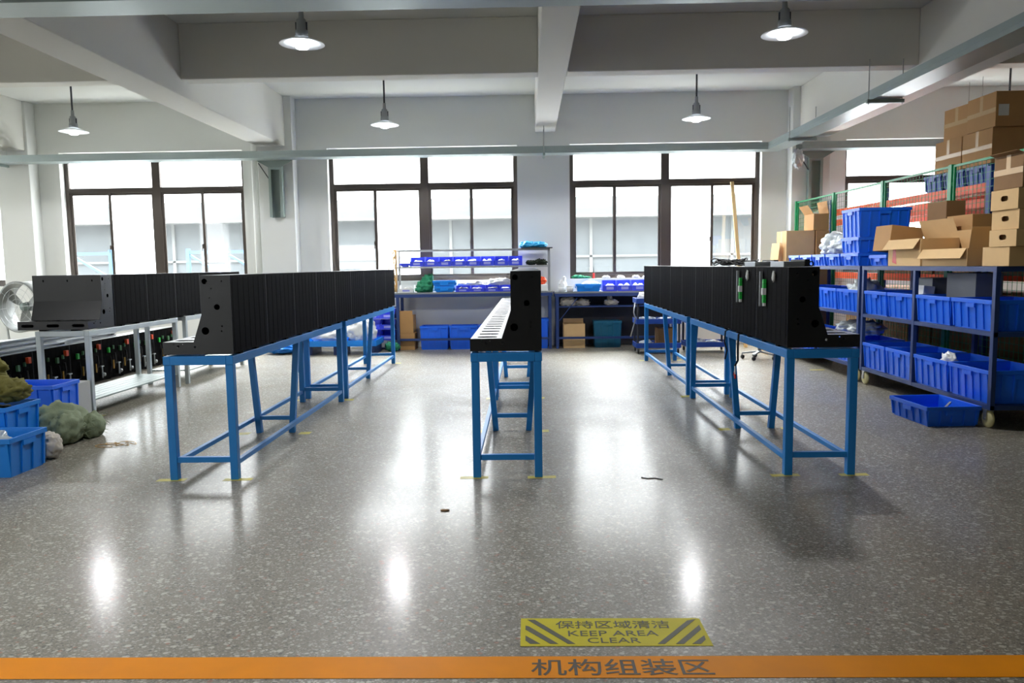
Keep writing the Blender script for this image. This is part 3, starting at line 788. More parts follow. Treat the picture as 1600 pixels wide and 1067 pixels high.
# on top of the nearer trolley, from the camera end
TZ = 1.432
carton('pale cardboard box under the stack of hand-hole boxes at the right edge', 4.1, 4.6, 6.67, 7.06, TZ, 1.6, 'card2', tape=False)
SK = [(1.602, 1.745, 'lowest'), (1.748, 1.912, 'middle'), (1.915, 2.085, 'topmost')]
for z0, z1, nm in SK:
    carton('pale cardboard box with oval hand hole, %s of the stack at right' % nm, 4.09 + (.015 if nm == 'middle' else 0), 4.62, 6.57, 6.95, z0, z1, 'card2', tape=False, hole=True, group='hand-hole boxes')
carton('dark worn cardboard box on top of the hand-hole boxes at right', 4.1, 4.66, 6.54, 6.94, 2.088, 2.375, 'card3', flaps=(('w', .05, 1.2),))
carton('small grey plastic box between two cardboard boxes on the nearer trolley', 4.3, 4.505, 7.1, 7.27, TZ, 1.55, 'grey', tape=False, name='instrument_box')
carton('open cardboard box with a flap folded down, second from the right on the nearer trolley', 4.1, 4.5, 7.3, 8.12, TZ, 1.6, 'card2', flaps=(('w', .11, 2.6), ('s', .2, .2), ('e', .2, -.3)), opened=True)
rb = carton('cardboard box with red print and a bent flap, beside the tilted box', 4.1, 4.5, 8.16, 8.88, TZ, 1.72, 'card2', flaps=(('w', .13, 2.55), ('e', .22, -.35)), opened=True)
MB().prism([(.16, .02), (.26, .04), (.24, .27), (.2, .28)], 'x', -.2012, -.2003).build('print', M['red'], rb, label='red printed patch')
carton('tall dark cardboard box behind the open boxes, right of the blue crate stack', 4.53, 4.735, 8.5, 8.9, TZ, 2.13, 'card3', tape=False)
carton('brown printed cardboard box lying behind the open boxes on the nearer trolley', 4.53, 4.735, 8.0, 8.48, TZ, 1.955, 'card', tape=False)
carton('low dark cardboard box behind the small grey box on the nearer trolley', 4.53, 4.735, 7.2, 7.98, TZ, 1.8, 'card3', tape=False)
crate('stacking_crate', 'small blue crate under the tilted cardboard box', 4.1, 4.55, 8.93, 9.38, TZ, .125, M['plast'])
carton('tilted cardboard box lying on a small blue crate', 4.13, 4.5, 8.95, 9.36, 1.585, 1.88, 'card', tape=False, ry=.12)
# on top of the farther trolley
for z0, h, nm in ((TZ, .155, 'lowest'), (1.592, .19, 'middle'), (1.787, .355, 'topmost and tallest')):
    crate('stacking_crate', 'blue crate on the farther trolley top, %s of the three-high stack' % nm, 4.08, 4.72, 9.64, 10.18, z0, h, M['plast'], 'three-high crate stack')
for i, y in enumerate((10.22, 10.72, 11.22, 11.72)):
    wd = ('beside the three-high stack', 'second in line from the three-high stack', 'third in line from the three-high stack', 'at the window end')[i]
    crate('stacking_crate', 'low blue crate on top of the farther trolley, %s' % wd, 4.08, 4.62, y, y + .47, TZ, .155, M['plast'], 'low blue crates on the farther trolley')
lump('plastic_bag', 'large white plastic bag slumped on the low blue crates', 'bag', [((4.34, 10.6, 1.68), (.22, .34, .16)), ((4.34, 11.0, 1.7), (.2, .3, .2))], M['clear'], 11, .25, 1.592)
carton('tall cardboard box by the window behind the farther trolley', 4.08, 4.52, 12.3, 12.78, 0, 1.98, 'card2', tape=True)
carton('tall brown cardboard box beside the fence behind the farther trolley', 4.54, 4.74, 12.28, 12.8, 0, 1.98, 'card', tape=False)
carton('open cardboard box with raised flaps on top of the tall boxes', 4.5, 4.735, 12.3, 12.72, 1.985, 2.24, 'card', flaps=(('w', .16, .6), ('e', .2, -.2)), opened=True)
tag(MB().box(3.85, 3.857, 12.4, 12.8, 0, 1.8).xf(Matrix.Translation((3.85, 0, 0)) @ Matrix.Rotation(.09, 4, 'Y') @ Matrix.Translation((-3.85, 0, 0))).build('cardboard_sheet', M['card2']), 'loose cardboard sheet leaning against the tall box by the window', 'cardboard')
tag(MB().bar((3.82, 13.55, 0), (3.72, 14.24, 2.95), .06, .035).build('wooden_pole', M['wood']), 'pale wooden pole leaning against the window at right', 'pole')

# ------------------------------------------------------------------ green fence and pallet rack
FY = [13.95, 12.27, 10.6, 8.92, 7.24, 5.56]
for i, y in enumerate(FY):
    t = thing('fence_post', 'green fence post, %s from the window wall' % ORD[i], 'post', (4.8, y, 0), 0, 'green fence posts')
    MB().box(-.025, .025, -.03, .03, 0, 2.56).build('post', M['green'], t)
    MB().box(-.06, .06, -.06, .06, 0, .008).build('base_plate', M['green'], t)
for i in range(5):
    ya, yb = FY[i + 1] + .045, FY[i] - .045
    t = thing('mesh_fence', 'green wire mesh fence panel, %s from the window wall' % ORD[i], 'fence', (4.8, ya, .12), 0, 'green mesh fence panels')
    L_, H = yb - ya, 2.43
    MB().box(-.012, .012, 0, .025, 0, H).box(-.012, .012, L_ - .025, L_, 0, H).box(-.012, .012, .025, L_ - .025, H - .025, H).box(-.012, .012, .025, L_ - .025, 0, .025).build('frame', M['green'], t)
    wm = MB(); nv = int(L_ / .075); nh = int(H / .075)
    for k in range(1, nv): wm.box(-.002, .002, L_ * k / nv - .002, L_ * k / nv + .002, .02, H - .02)
    for k in range(1, nh): wm.box(.002, .006, .02, L_ - .02, H * k / nh - .002, H * k / nh + .002)
    wm.build('wire_mesh', M['green'], t)
    cl = MB()
    for z in (.5, 1.4, 2.2): cl.box(-.016, .016, -.0145, .0, z, z + .04).box(-.016, .016, L_, L_ + .0145, z, z + .04)
    cl.build('clip', M['green'], t)
pr = thing('pallet_rack', 'blue and orange pallet rack standing behind the green fence', 'rack', (5.4, 9.2, 0), 0)
for y in (0, 2.72, 4.7):
    for x in (0, .9): MB().box(x, x + .08, y, y + .09, 0, 2.58).build('upright', M['rackblue'], pr)
for z in (2.29, 2.11, 1.2):
    for x in (.0, .9):
        for y0, y1 in ((.095, 2.715), (2.815, 4.695)): MB().box(x + .01, x + .07, y0, y1, z, z + .1).build('beam', M['orange'], pr)
MB().box(.075, .895, .1, 2.71, 2.36, 2.385).build('deck_board', M['orange'], pr)
for i, (y0, y1, wd) in enumerate(((9.3, 9.78, 'nearest the camera'), (9.82, 10.3, 'second from the camera'), (10.34, 10.78, 'farthest'))):
    crate('stacking_crate', 'dark blue tote on the pallet rack under the tall cartons, %s' % wd, 5.42, 6.28, y0, y1, 2.4, .21, M['rackblue'], 'totes on the pallet rack')
carton('large taped carton on the pallet rack, lower right of the high pile', 5.42, 6.4, 9.24, 9.86, 2.615, 3.02, 'card')
carton('large taped carton on the pallet rack, lower left of the high pile', 5.42, 6.3, 9.88, 10.5, 2.615, 3.02, 'card')
carton('large taped carton with a white label, upper right of the high pile', 5.42, 6.4, 9.2, 9.78, 3.023, 3.42, 'card', plabel=(.12, .13))
carton('large taped carton, upper left of the high pile and slightly skewed', 5.45, 6.2, 9.83, 10.36, 3.023, 3.41, 'card', rz=.05)

for i, (y0, y1) in enumerate(((7.0, 8.1), (8.15, 9.15), (9.32, 10.4), (10.45, 11.85), (12.05, 13.2))):  # cartons added as dark fill for unclear clutter, blocking light from behind
    carton('added dark carton on the floor behind the green fence, %s from the camera' % ORD[i], 5.42, 6.25, y0, y1, 0, 1.08, 'card3', tape=False, group='added dark cartons behind the fence')
    if i not in (1, 4): carton('added dark carton on the rack level behind the trolleys, %s from the camera' % ORD[i - (i > 1)], 5.42, 6.25, y0 + (.3 if i == 0 else 0) + (1.1 if i == 0 else 0), y1 + (1.1 if i == 0 else 0), 1.302, 1.66, 'card3', tape=False, group='added dark cartons on the rack')

# ------------------------------------------------------------------ workbenches at the window wall
BY = 13.7
def bench(x0, x1, label, z=1.035):
    t = thing('workbench', label, 'workbench', (x0, BY, 0), 0, 'navy workbenches')
    L_, D = x1 - x0, .55
    MB().box(0, L_, 0, D, z - .03, z).build('worktop', M['grey'], t, bevel=.003)
    MB().box(0, L_, .0, .035, z - .085, z - .03).box(0, L_, D - .035, D, z - .085, z - .03).box(0, .035, .035, D - .035, z - .085, z - .03).box(L_ - .035, L_, .035, D - .035, z - .085, z - .03).build('apron', M['navy'], t)
    for x in (.02, L_ - .07):
        for y in (.0, D - .05): MB().box(x, x + .05, y, y + .05, 0, z - .085).build('leg', M['navy'], t)
    MB().box(.07, L_ - .07, .008, .04, .17, .21).build('foot_rail', M['navy'], t)
    return t, L_, D
b1, L1, D1 = bench(-2.39, .43, 'left navy workbench at the window wall, below a shelf of blue bins')
b2, L2, D2 = bench(.47, 2.62, 'right navy workbench at the window wall, with dark panel underneath', 1.015)
MB().box(.07, L2 - .07, .05, D2 - .05, .735, .755).build('shelf', M['navy'], b2)
MB().box(.07, L2 - .07, D2 - .05, D2 - .03, .02, .93).build('back_panel', M['dblack'], b2)
MB().bar((.08, .02, .5), (.4, .02, .9), .03, .012).build('brace', M['navy'], b2)
rk = thing('bench_shelf', 'pale aluminium shelf unit standing on the left workbench', 'shelf', (-2.38, 13.78, 1.036), 0)
for x in (.0, 2.74):
    for y in (0, .35): MB().box(x, x + .035, y, y + .035, 0, .76).build('post', M['alu'], rk)
MB().box(0, 2.775, -.06, .385, .43, .46).build('shelf_board', M['alu'], rk)
MB().box(0, 2.775, 0, .03, .73, .76).box(0, 2.775, .355, .385, .73, .76).build('top_rail', M['alu'], rk)
MB().box(2.26, 2.82, -.05, .39, .762, .775).build('top_board', M['dblack'], rk)
g = 'bins on the bench shelf'
for i in range(8):
    x = -2.11 + i * .252
    part_bin('blue picking bin on the upper shelf of the left bench, %s from the left' % ORD[i], x, x + .244, 13.74, 14.06, 1.498, .17, M['bin'], g, filled=M[('clear', 'paper', 'wire', 'clear', 'paper', 'paper', 'grey', 'clear')[i]])
crate('parts_tray', 'small dark blue tray at the left end of the upper bench shelf', -2.31, -2.125, 13.83, 14.08, 1.498, .06, M['bin'], ribs=False)
lump('cable_coil', 'dark green and black cables heaped at the right end of the bench shelf', 'cables', [((.06, 13.9, 1.54), (.1, .12, .045)), ((.2, 13.9, 1.55), (.08, .1, .06)), ((.28, 13.88, 1.54), (.06, .1, .06))], M['dgreen'], 3, .45, 1.498)
lump('plastic_bag', 'crumpled cyan plastic bag on top of the bench shelf', 'bag', [((.0, 13.95, 1.86), (.16, .14, .07)), ((.2, 13.95, 1.86), (.15, .13, .06))], M['cyan'], 9, .25, 1.813)
rp = MB()
for k in range(5):
    ph = k * .9
    rp.tube([(-2.37 + .03 * math.sin(ph + j * .7) - .1 * math.exp(-((j - 4 - k % 3) / 3.0) ** 2) * (k % 2), 13.70 + .012 * k - .03, 1.8 - j * .075) for j in range(11)], .008, 6)
rp.build('x', M['rope'], smooth=True).name = 'rope'
tag(bpy.data.objects['rope'], 'tan rope loops hung over the left post of the bench shelf', 'rope')
random.seed(11)
for i in range(4):
    x = -1.3 + i * .262
    part_bin('blue bin standing on the left worktop, %s from the left' % ORD[i], x, x + .255, 13.72, 14.0, 1.037, .11, M['bin'], 'bins on the left worktop', filled=M[('wire', 'wsack', 'wire', 'white')[i]])
crate('stacking_crate', 'blue crate on the left worktop, beside the green cloth, lower of two', -1.68, -1.33, 13.73, 14.05, 1.037, .1, M['plast2'])
crate('stacking_crate', 'pale blue crate stacked on another beside the green cloth', -1.71, -1.3, 13.72, 14.06, 1.142, .1, M['plast2'])
lump('cloth', 'crumpled green cloth heaped on the left worktop', 'cloth', [((-1.83, 13.85, 1.16), (.17, .15, .13)), ((-1.78, 13.88, 1.26), (.13, .12, .1)), ((-1.92, 13.8, 1.08), (.12, .08, .05))], M['gcloth'], 5, .35, 1.037, clip=(-2.04, -1.72, 13.7, 14.1))
part_bin('white bin at the left end of the left worktop', -2.32, -2.06, 13.74, 14.0, 1.037, .13, M['white'], 'bins on the left worktop', filled=M['greyc'])
lump('plastic_bag', 'white plastic bags piled at the back of the left worktop', 'bag', [((-1.0, 14.12, 1.13), (.3, .1, .1)), ((-.5, 14.12, 1.15), (.28, .1, .12)), ((-.1, 14.1, 1.12), (.2, .09, .09))], M['white'], 13, .3, 1.037)
lump('plastic_bag', 'red and orange plastic bag on the left worktop beside its right shelf post', 'bag', [((.25, 13.85, 1.22), (.08, .08, .07))], M['oterm'], 3, .3, 1.15)
carton('white labelled box under the orange bag on the left worktop', .14, .34, 13.74, 14.0, 1.037, 1.15, 'paper', tape=False)
# under the left bench
carton('worn cardboard box on the floor under the left bench, lower of two', -2.33, -2.06, 13.76, 14.1, 0, .3, 'card', tape=False)
carton('torn cardboard box stacked on another under the left bench', -2.37, -2.08, 13.76, 14.1, .302, .62, 'card', flaps=(('s', .09, .05), ('w', .08, -.2)), opened=True)
for i, x in enumerate((-1.965, -1.435, -.905)):
    crate('stacking_crate', 'blue crate on the floor under the left bench, %s from the left' % ORD[i], x, x + .515, 13.76, 14.15, 0, .425, M['plast'], 'blue crates under the left bench')
crate('stacking_crate', 'tall blue crate under the right end of the left bench', .0, .36, 13.76, 14.15, 0, .53, M['plast'])
# right bench
lump('plastic_bag', 'grey plastic bag on the shelf under the right bench, left one', 'bag', [((.72, 13.95, .82), (.15, .14, .12)), ((.98, 13.95, .8), (.14, .14, .08))], M['wsack'], 4, .3, .757)
lump('plastic_bag', 'small pale plastic bag on the shelf under the right bench', 'bag', [((1.5, 13.95, .8), (.13, .13, .07)), ((1.47, 13.95, .87), (.05, .06, .07))], M['wsack'], 6, .3, .757)
carton('open cardboard box on the floor under the right bench', .625, 1.01, 13.78, 14.1, 0, .435, 'card2', tape=False, flaps=(('n', .08, .3),), opened=True)
crate('stacking_crate', 'teal crate on the floor under the right bench', 1.17, 1.67, 13.78, 14.12, 0, .48, M['teal'])
for i, (x, wd) in enumerate(((.6, 'left'), (.75, 'right'))):
    t = thing('plastic_tub', 'white plastic tub on the right worktop, the %s of two' % wd, 'tub', (x, 13.82, 1.016), 0, 'white tubs')
    MB().lathe([(0, 0), (.055, 0), (.065, .1), (.06, .1), (.05, .008), (0, .008)], (0, 0, 0), 24).build('tub', M['white'], t, True)
    MB().lathe([(.064, .094), (.069, .094), (.069, .104), (.064, .104), (.064, .094)], (0, 0, 0), 24).build('rim', M['paper'], t, True)
lump('plastic_bag', 'white tied bag standing behind the white tubs', 'bag', [((.63, 14.05, 1.12), (.08, .07, .1)), ((.66, 14.05, 1.23), (.03, .03, .06))], M['white'], 3, .25, 1.016)
crate('parts_tray', 'blue tray on the right worktop left of the bins', .85, 1.3, 13.74, 14.05, 1.016, .13, M['plast2'], ribs=False)
lump('plastic_bag', 'white bag lying over the blue tray on the right worktop', 'bag', [((1.12, 13.9, 1.14), (.16, .12, .06))], M['white'], 7, .2, 1.03, clip=(.89, 1.26, 13.78, 14.01))
for i in range(4):
    x = 1.33 + i * .262
    part_bin('blue bin on the right worktop, %s from the left' % ORD[i], x, x + .255, 13.74, 14.04, 1.016, .19, M['bin'], 'bins on the right worktop', filled=M['clear'])
t = thing('screwdriver', 'red-handled screwdriver standing upright on the sill of the right window', 'screwdriver', (1.22, 14.36, WZ0), 0)
MB().cyl((0, 0, .05), 'z', .018, .1, 12).build('handle', M['red'], t); MB().cyl((0, 0, .15), 'z', .006, .1, 8).build('shaft', M['dblack'], t)
lump('tool_pouch', 'small green tool lying on the sill of the right window', 'tool', [((.93, 14.36, WZ0 + .03), (.12, .04, .035)), ((1.08, 14.36, WZ0 + .02), (.08, .04, .025))], M['gcloth'], 2, .4, WZ0 + .001)
for k, x in enumerate((1.45, 1.72, 2.0, 2.2)):
    lump('scrap_bag', 'crumpled white scrap on the sill of the right window, %s from the left' % ORD[k], 'bag', [((x, 14.36, WZ0 + .02), (.07, .035, .03))], M['white'] if k % 2 else M['greyc'], k + 2, .4, WZ0 + .001, 'scraps on the window sill')

# tool carts between the bench and the right row
def cart(x0, x1, y0, label, top):
    t = thing('service_cart', label, 'cart', (x0, y0, 0), 0, 'blue service carts')
    W, D = x1 - x0, .48
    for z, nm in ((.1, 'bottom_tray'), (.5, 'middle_tray'), (.84, 'top_tray')):
        m_ = MB().box(0, W, 0, D, z, z + .01)
        m_.box(0, W, 0, .01, z + .01, z + .085).box(0, W, D - .01, D, z + .01, z + .085).box(0, .01, .01, D - .01, z + .01, z + .085).box(W - .01, W, .01, D - .01, z + .01, z + .085)
        m_.build(nm, M['rackblue'], t, bevel=.003)
    for x in (.015, W - .045):
        for y in (.015, D - .045): MB().box(x, x + .03, y, y + .03, .11, .9).build('post', M['dblack'], t)
    for x in (.04, W - .04):
        for y in (.05, D - .05):
            c = MB().box(x - .02, x + .02, y - .02, y + .02, .085, .1).build('caster', M['steel'], t)
            MB().lathe([(0, -.012), (.035, -.012), (.042, 0), (.035, .012), (0, .012)], (x, y, .042), 18, 'x').build('wheel', M['wire'], c, True)
cart(1.78, 2.52, 12.7, 'blue three-tier service cart in front of the right bench', 1)
cart(2.62, 3.34, 12.75, 'blue three-tier service cart behind the right row, second from the left', 0)
lump('plastic_bag', 'white bag on the top tray of the service cart', 'bag', [((1.92, 12.9, .92), (.1, .12, .1)), ((1.84, 12.85, .87), (.05, .05, .03))], M['white'], 3, .3, .852, clip=(1.83, 2.4, 12.75, 13.1))
lump('plastic_bag', 'white rags on the bottom tray of the service cart', 'bag', [((1.95, 12.88, .15), (.15, .14, .06))], M['white'], 5, .4, .112, clip=(1.83, 2.13, 12.75, 13.1))
lump('plastic_bag', 'clear bags on the middle tray of the service cart', 'bag', [((2.0, 12.9, .55), (.16, .14, .06)), ((2.3, 12.92, .55), (.14, .14, .05))], M['clear'], 6, .35, .512, clip=(1.83, 2.46, 12.75, 13.1))
carton('brown cardboard box on the bottom tray of the service cart', 2.15, 2.46, 12.78, 13.1, .112, .42, 'card3', tape=False)
lump('plastic_bag', 'white bags on the bottom tray of the cart behind the right row', 'bag', [((2.85, 12.95, .16), (.14, .14, .07)), ((3.1, 12.95, .15), (.14, .14, .05))], M['clear'], 16, .35, .112, clip=(2.67, 3.28, 12.8, 13.15))
tag(MB().tube([(1.755, 12.69, .86), (1.73, 12.66, .7), (1.76, 12.66, .6), (1.72, 12.66, .45), (1.68, 12.66, .3)], .01, 6).build('chain', M['steel'], smooth=True), 'bright metal chain hanging from the corner of the service cart', 'chain')
# office stool, only its base shows under the right table
t = thing('swivel_stool', 'swivel stool with caster base behind the front right table', 'stool', (3.58, 11.93, 0), .3)
for k in range(5):
    a = 2 * PI * k / 5; e = (.26 * math.cos(a), .26 * math.sin(a))
    lg = MB().bar((0, 0, .12), (e[0], e[1], .085), .04, .025).build('base_arm', M['alu'], t)
    MB().tube([(e[0], e[1], .085), (e[0], e[1], .05)], .01, 8).build('stem', M['steel'], lg)
    MB().lathe([(0, -.02), (.026, -.02), (.03, -.01), (.03, .01), (.026, .02), (0, .02)], (e[0], e[1] - .012, .03), 16, 'x').build('wheel', M['wire'], lg, True)
MB().cyl((0, 0, .26), 'z', .028, .3, 16).build('gas_lift', M['alu'], t, True)
MB().lathe([(0, .4), (.17, .4), (.19, .42), (.19, .45), (.17, .47), (0, .475)], (0, 0, 0), 32).build('seat', M['wire'], t, True)

# ------------------------------------------------------------------ left rear: sacks, bin rack, fan
tr = thing('pallet_tray', 'low blue plastic tray of white sacks behind the left row', 'tray', (-3.92, 13.05, 0), 0)
MB().box(0, 1.3, 0, .7, .15, .17).box(0, 1.3, 0, .012, .17, .25).box(0, 1.3, .688, .7, .17, .25).box(0, .012, .012, .688, .17, .25).box(1.288, 1.3, .012, .688, .17, .25).build('body', M['plast2'], tr, bevel=.004)
s = MB()
for x in (.03, .55, 1.12):
    MB().box(x, x + .15, .05, .65, 0, .149).build('foot', M['navy'], tr)
lump('sack', 'white plastic sack at the left end of the blue tray', 'sack', [((-3.5, 13.38, .32), (.36, .28, .13))], M['white'], 4, .22, .172, 'white sacks on the blue tray', clip=(-3.88, -3.2, 13.08, 13.72))
lump('sack', 'white plastic sack at the right end of the blue tray, the taller one', 'sack', [((-2.93, 13.38, .4), (.26, .28, .24)), ((-3.0, 13.38, .52), (.15, .2, .2))], M['white'], 8, .25, .172, 'white sacks on the blue tray', clip=(-3.19, -2.66, 13.08, 13.72))
lump('plastic_sheet', 'crumpled blue plastic sheet on the floor behind the left row', 'sheet', [((-4.35, 13.4, .08), (.32, .2, .08)), ((-4.1, 13.5, .12), (.12, .14, .1))], M['plast2'], 3, .35, .002)
br = thing('bin_rack', 'narrow rack of blue picking bins beside the left bench', 'rack', (-2.98, 13.98, 0), 0)
for x in (0, .555): MB().box(x, x + .03, .1, .13, 0, 1.0).build('upright', M['navy'], br)
s = MB()
for z in (.155, .36, .555, .75): s.box(.03, .555, .11, .12, z, z + .02)
s.build('rail', M['navy'], br)
MB().box(0, .585, -.02, .15, 0, .02).build('base', M['navy'], br)
for j, z in enumerate((.18, .375, .57)):
    for i in range(2):
        x = -2.945 + i * .262
        part_bin('blue picking bin on the narrow rack, %s column, %s' % (('left', 'right')[i], ('lowest', 'middle', 'topmost')[j]), x, x + .255, 13.8, 14.08, z, .17, M['bin'], 'bins on the narrow rack')
lump('plastic_bag', 'green plastic bag on the floor below the narrow bin rack', 'bag', [((-2.44, 13.6, .08), (.14, .1, .09))], M['gcloth'], 3, .3, .002)
# drum fan
t = thing('drum_fan', 'pale grey drum fan on a stand at the far left', 'fan', (-7.6, 11.45, 0), -.25)
MB().lathe([(.37, -.14), (.385, -.14), (.375, 0), (.385, .14), (.37, .14), (.355, 0), (.37, -.14)], (0, 0, .98), 48, 'y').build('drum', M['fan'], t, True)
for k in range(3):
    a = 2 * PI * k / 3 + .5
    bm_ = MB(); pts = []
    for r, w_, tw in ((.06, .05, .5), (.2, .09, .35), (.345, .1, .25)):
        for s_ in (-1, 1):
            u = Vector((math.cos(a), 0, math.sin(a))); v = Vector((-math.sin(a), 0, math.cos(a)))
            pts.append(bm_.bm.verts.new(u * r + v * (w_ * s_ * math.cos(tw)) + Vector((0, w_ * s_ * math.sin(tw), .98))))
    for q in (0, 2): bm_.bm.faces.new((pts[q], pts[q + 1], pts[q + 3], pts[q + 2]))
    r_ = bmesh.ops.extrude_face_region(bm_.bm, geom=list(bm_.bm.faces))
    bmesh.ops.translate(bm_.bm, vec=(0, .004, 0), verts=[v for v in r_['geom'] if isinstance(v, bmesh.types.BMVert)])
    bm_.build('blade', M['fan'], t)
MB().cyl((0, 0, .98), 'y', .06, .1, 20).build('hub', M['chan'], t, True)
gr = MB()
for r in (.12, .2, .28, .36): gr.tube([(r * math.cos(q), -.145, .98 + r * math.sin(q)) for q in [2 * PI * j / 40 for j in range(41)]], .0025, 5, False)
for k in range(4):
    a = PI * k / 4 + .1; gr.tube([(.37 * math.cos(a), -.145, .98 + .37 * math.sin(a)), (-.37 * math.cos(a), -.145, .98 - .37 * math.sin(a))], .0025, 5)
gr.build('guard', M['alu'], t)
MB().cyl((0, .08, .98), 'y', .07, .12, 20).build('motor', M['grey'], t, True)
MB().tube([(-.39, 0, .98), (-.41, 0, .9), (-.36, 0, .45), (-.3, -.2, .02)], .016, 10).tube([(.39, 0, .98), (.41, 0, .9), (.36, 0, .45), (.3, -.2, .02)], .016, 10).tube([(-.36, 0, .45), (-.3, .2, .02)], .016, 10).tube([(.36, 0, .45), (.3, .2, .02)], .016, 10).tube([(-.36, 0, .45), (.36, 0, .45)], .014, 10).build('stand', M['fan'], t, True)
for sx in (-1, 1): MB().box(sx * .3 - .02, sx * .3 + .02, -.25, .25, 0, .03).build('foot', M['wire'], t)

# ------------------------------------------------------------------ left foreground pile
crate('stacking_crate', 'bright blue crate on the floor at the left edge, nearest the camera', -4.4, -3.78, 5.4, 5.84, 0, .29, M['plast2'])
crate('stacking_crate', 'blue crate at the left edge, tilted behind the nearest crate, holding olive cloth', -4.84, -4.14, 5.9, 6.34, .13, .3, M['plast2'], tilt=0, rz=0)
carton('flattened dark box under the tilted blue crate at the left edge', -4.8, -4.18, 5.94, 6.3, 0, .125, 'dblack', tape=False)
lump('cloth', 'olive green cloth heaped on the blue crate at the left edge', 'cloth', [((-4.48, 6.1, .55), (.3, .19, .13)), ((-4.6, 6.16, .7), (.3, .17, .14)), ((-4.25, 6.12, .53), (.15, .16, .1))], M['olive'], 6, .32, .45, clip=(-5, -4.05, 5.92, 6.33))
lump('cloth', 'dark green cloth under the olive cloth at the left edge', 'cloth', [((-4.36, 6.1, .36), (.14, .15, .06))], M['dgreen'], 9, .3, .3, clip=(-4.65, -4.2, 5.96, 6.28))
lump('plastic_film', 'clear plastic film stuffed in the nearest blue crate', 'film', [((-4.1, 5.6, .2), (.2, .15, .12))], M['clear'], 4, .3, .012)
crate('stacking_crate', 'deep blue crate standing behind the green sack at left', -5.02, -4.44, 6.98, 7.42, .0, .44, M['plast'])
carton('pale grey carton standing beside the front leg of the galvanised table', -4.645, -4.495, 7.46, 7.69, 0, .39, 'greyc', tape=False)
gsack = lump('sack', 'grey green woven sack lying on the floor at left', 'sack', [((-4.2, 6.68, .14), (.23, .26, .2)), ((-4.06, 6.55, .13), (.12, .2, .15)), ((-3.98, 6.8, .1), (.09, .14, .13)), ((-4.3, 6.62, .17), (.13, .16, .14))], M['sack'], 7, .2, .002, freq=2.6)
fr = MB(); random.seed(5)
for k in range(46):
    a = random.uniform(-.9, 1.3); p = Vector((-4.0 + .05 * math.cos(a) + random.uniform(-.05, .02), 6.75 + .22 * math.sin(a), random.uniform(.02, .2)))
    d = Vector((random.uniform(.02, .06), random.uniform(-.05, .05), random.uniform(-.04, .03)))
    fr.tube([p, p + d * .6, p + d * 1.2 + Vector((0, 0, -.012))], .002, 4)
for v in fr.bm.verts: v.co.z = max(.003, v.co.z)
fo = fr.build('fringe', M['sack'], gsack); fo['kind'] = 'stuff'; fo['label'] = 'frayed threads at the mouth of the sack'
lump('sack', 'small off-white sack on the floor between crate and green sack', 'sack', [((-3.86, 6.0, .1), (.08, .09, .11)), ((-3.88, 6.0, .17), (.06, .07, .05))], M['wsack'], 3, .22, .002, clip=(-4, -3.7, 5.9, 6.2))
st = MB()
for k in range(4):
    st.tube([(-3.65 + .1 * k * .5 + .09 * math.cos(q + k), 6.42 + .03 * k + .06 * math.sin(q * (1 + .1 * k)), .004 + .003 * (k % 2)) for q in [2 * PI * j / 20 for j in range(19)]], .003, 5)
tag(st.build('string', M['rope']), 'loose tan string lying on the floor beside the green sack', 'string')

# ------------------------------------------------------------------ floor marks
def slab(pts, z0, z1): return MB().prism(pts, 'z', z0, z1)
fl = thing('floor_line', 'orange painted floor line across the foreground with dark Chinese lettering', 'floor marking', (0, 0, 0), 0)
slab([(-9, 2.667), (8, 2.667), (8, 2.822), (-9, 2.822)], .0002, .0016).build('stripe', M['tapeo'], fl)
fs = thing('floor_sign', 'yellow floor sticker reading KEEP AREA CLEAR, with diagonal stripes', 'floor sign', (0, 0, 0), 0)
slab([(-.048, 2.902), (.711, 2.901), (.706, 3.134), (.69, 3.139), (-.048, 3.141)], .0002, .0016).build('sticker', M['sign'], fs)
for poly in ([(-.021, 3.128), (.011, 3.127), (.17, 2.918), (.141, 2.918)], [(-.028, 3.074), (-.014, 3.067), (.103, 2.918), (.071, 2.919), (-.028, 3.039)],
             [(-.028, 2.988), (.031, 2.919), (-.009, 2.919), (-.028, 2.947)], [(.652, 3.115), (.69, 3.128), (.524, 2.916), (.495, 2.916)],
             [(.693, 3.075), (.693, 3.036), (.599, 2.915), (.567, 2.915)], [(.694, 2.985), (.692, 2.951), (.666, 2.915), (.631, 2.915)]):
    slab(poly, .0017, .0024).build('stripe', M['ink'], fs)
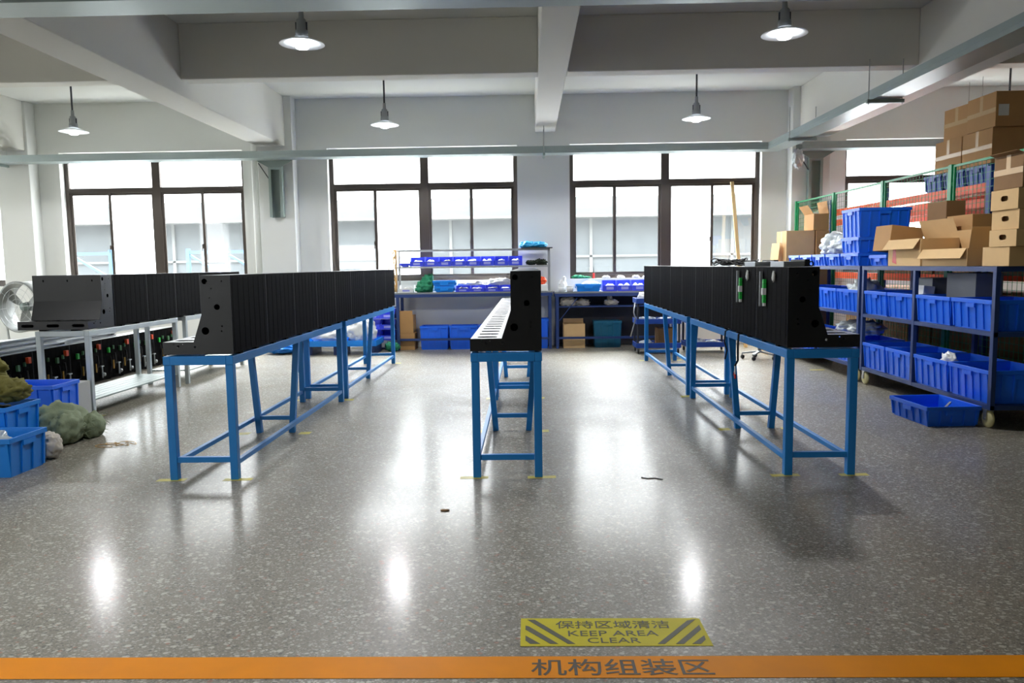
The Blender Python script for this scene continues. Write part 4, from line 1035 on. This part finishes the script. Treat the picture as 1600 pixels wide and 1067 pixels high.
def lettering(txt, x0, x1, y0, y1, m, parent, bold=0.0):
    cu = bpy.data.curves.new('lettering', 'FONT'); cu.body = txt; cu.extrude = .0003; cu.offset = bold; cu.resolution_u = 4
    o = bpy.data.objects.new('lettering', cu); C.objects.link(o)
    bpy.context.view_layer.update()
    me = bpy.data.meshes.new_from_object(o.evaluated_get(bpy.context.evaluated_depsgraph_get()))
    bpy.data.objects.remove(o); bpy.data.curves.remove(cu)
    xs = [v.co.x for v in me.vertices]; ys = [v.co.y for v in me.vertices]
    sx = (x1 - x0) / (max(xs) - min(xs)); sy = (y1 - y0) / (max(ys) - min(ys)); mx, my = min(xs), min(ys)
    for v in me.vertices: v.co = ((v.co.x - mx) * sx + x0, (v.co.y - my) * sy + y0, .0021 + (.0004 if v.co.z > 0 else -.0003))
    me.materials.clear(); me.materials.append(m)
    l = bpy.data.objects.new('lettering', me); C.objects.link(l); l.parent = parent
    return l
lettering('保持区域清洁', .098, .57, 3.048, 3.115, M['ink'], fs, .004)
lettering('KEEP AREA', .146, .511, 2.983, 3.027, M['ink'], fs)
lettering('CLEAR', .221, .432, 2.925, 2.967, M['ink'], fs)
lettering('机构组装区', -.006, .668, 2.683, 2.799, M['ink2'], fl, .006)
tn = 0
def tape(x, y, w_, d, label):
    tag(slab([(x - w_ / 2, y - d / 2), (x + w_ / 2, y - d / 2 + .01), (x + w_ / 2, y + d / 2), (x - w_ / 2, y + d / 2 - .008)], .0002, .0012).build('floor_tape', M['tapey']), label, 'floor tape', 'yellow tape marks')
for nm, x in rows:
    for lx, ln in ((.03, 'left'), (.47, 'right')):
        sgn = -1 if ln == 'left' else 1
        tape(x + lx + sgn * .02, ROWY + .0, .2, .07, 'yellow floor tape under the front %s leg of the %s row' % (ln, nm))
        tape(x + lx + sgn * .06, 6.86, .1, .1, 'yellow floor tape beside the splayed %s leg of the front table, %s row' % (ln, nm))
        tape(x + lx + sgn * .05, 8.6, .12, .1, 'yellow floor tape where the two tables of the %s row meet, %s side' % (nm, ln))
        tape(x + lx + sgn * .03, 11.88, .16, .08, 'yellow floor tape under the rear %s leg of the %s row' % (ln, nm))
tape(-4.5, 7.78, .14, .08, 'yellow floor tape at the front leg of the galvanised table')
tape(3.98, 10.62, .2, .06, 'yellow floor tape beside a wheel of the farther trolley')
lf = MB().blob((-.53, 4.6, .004), (.03, .018, .004), 3, .4, 3, 3, .001)
tag(lf.build('dry_leaf', M['card3'], smooth=True), 'small dry brown scrap lying on the open floor before the middle row', 'leaf')
tag(MB().tube([(.78, 5.3, .003), (.82, 5.27, .004), (.87, 5.28, .003), (.92, 5.24, .004)], .0035, 5).build('twig', M['dblack']), 'thin dark scrap of wire on the floor right of the middle table', 'scrap')
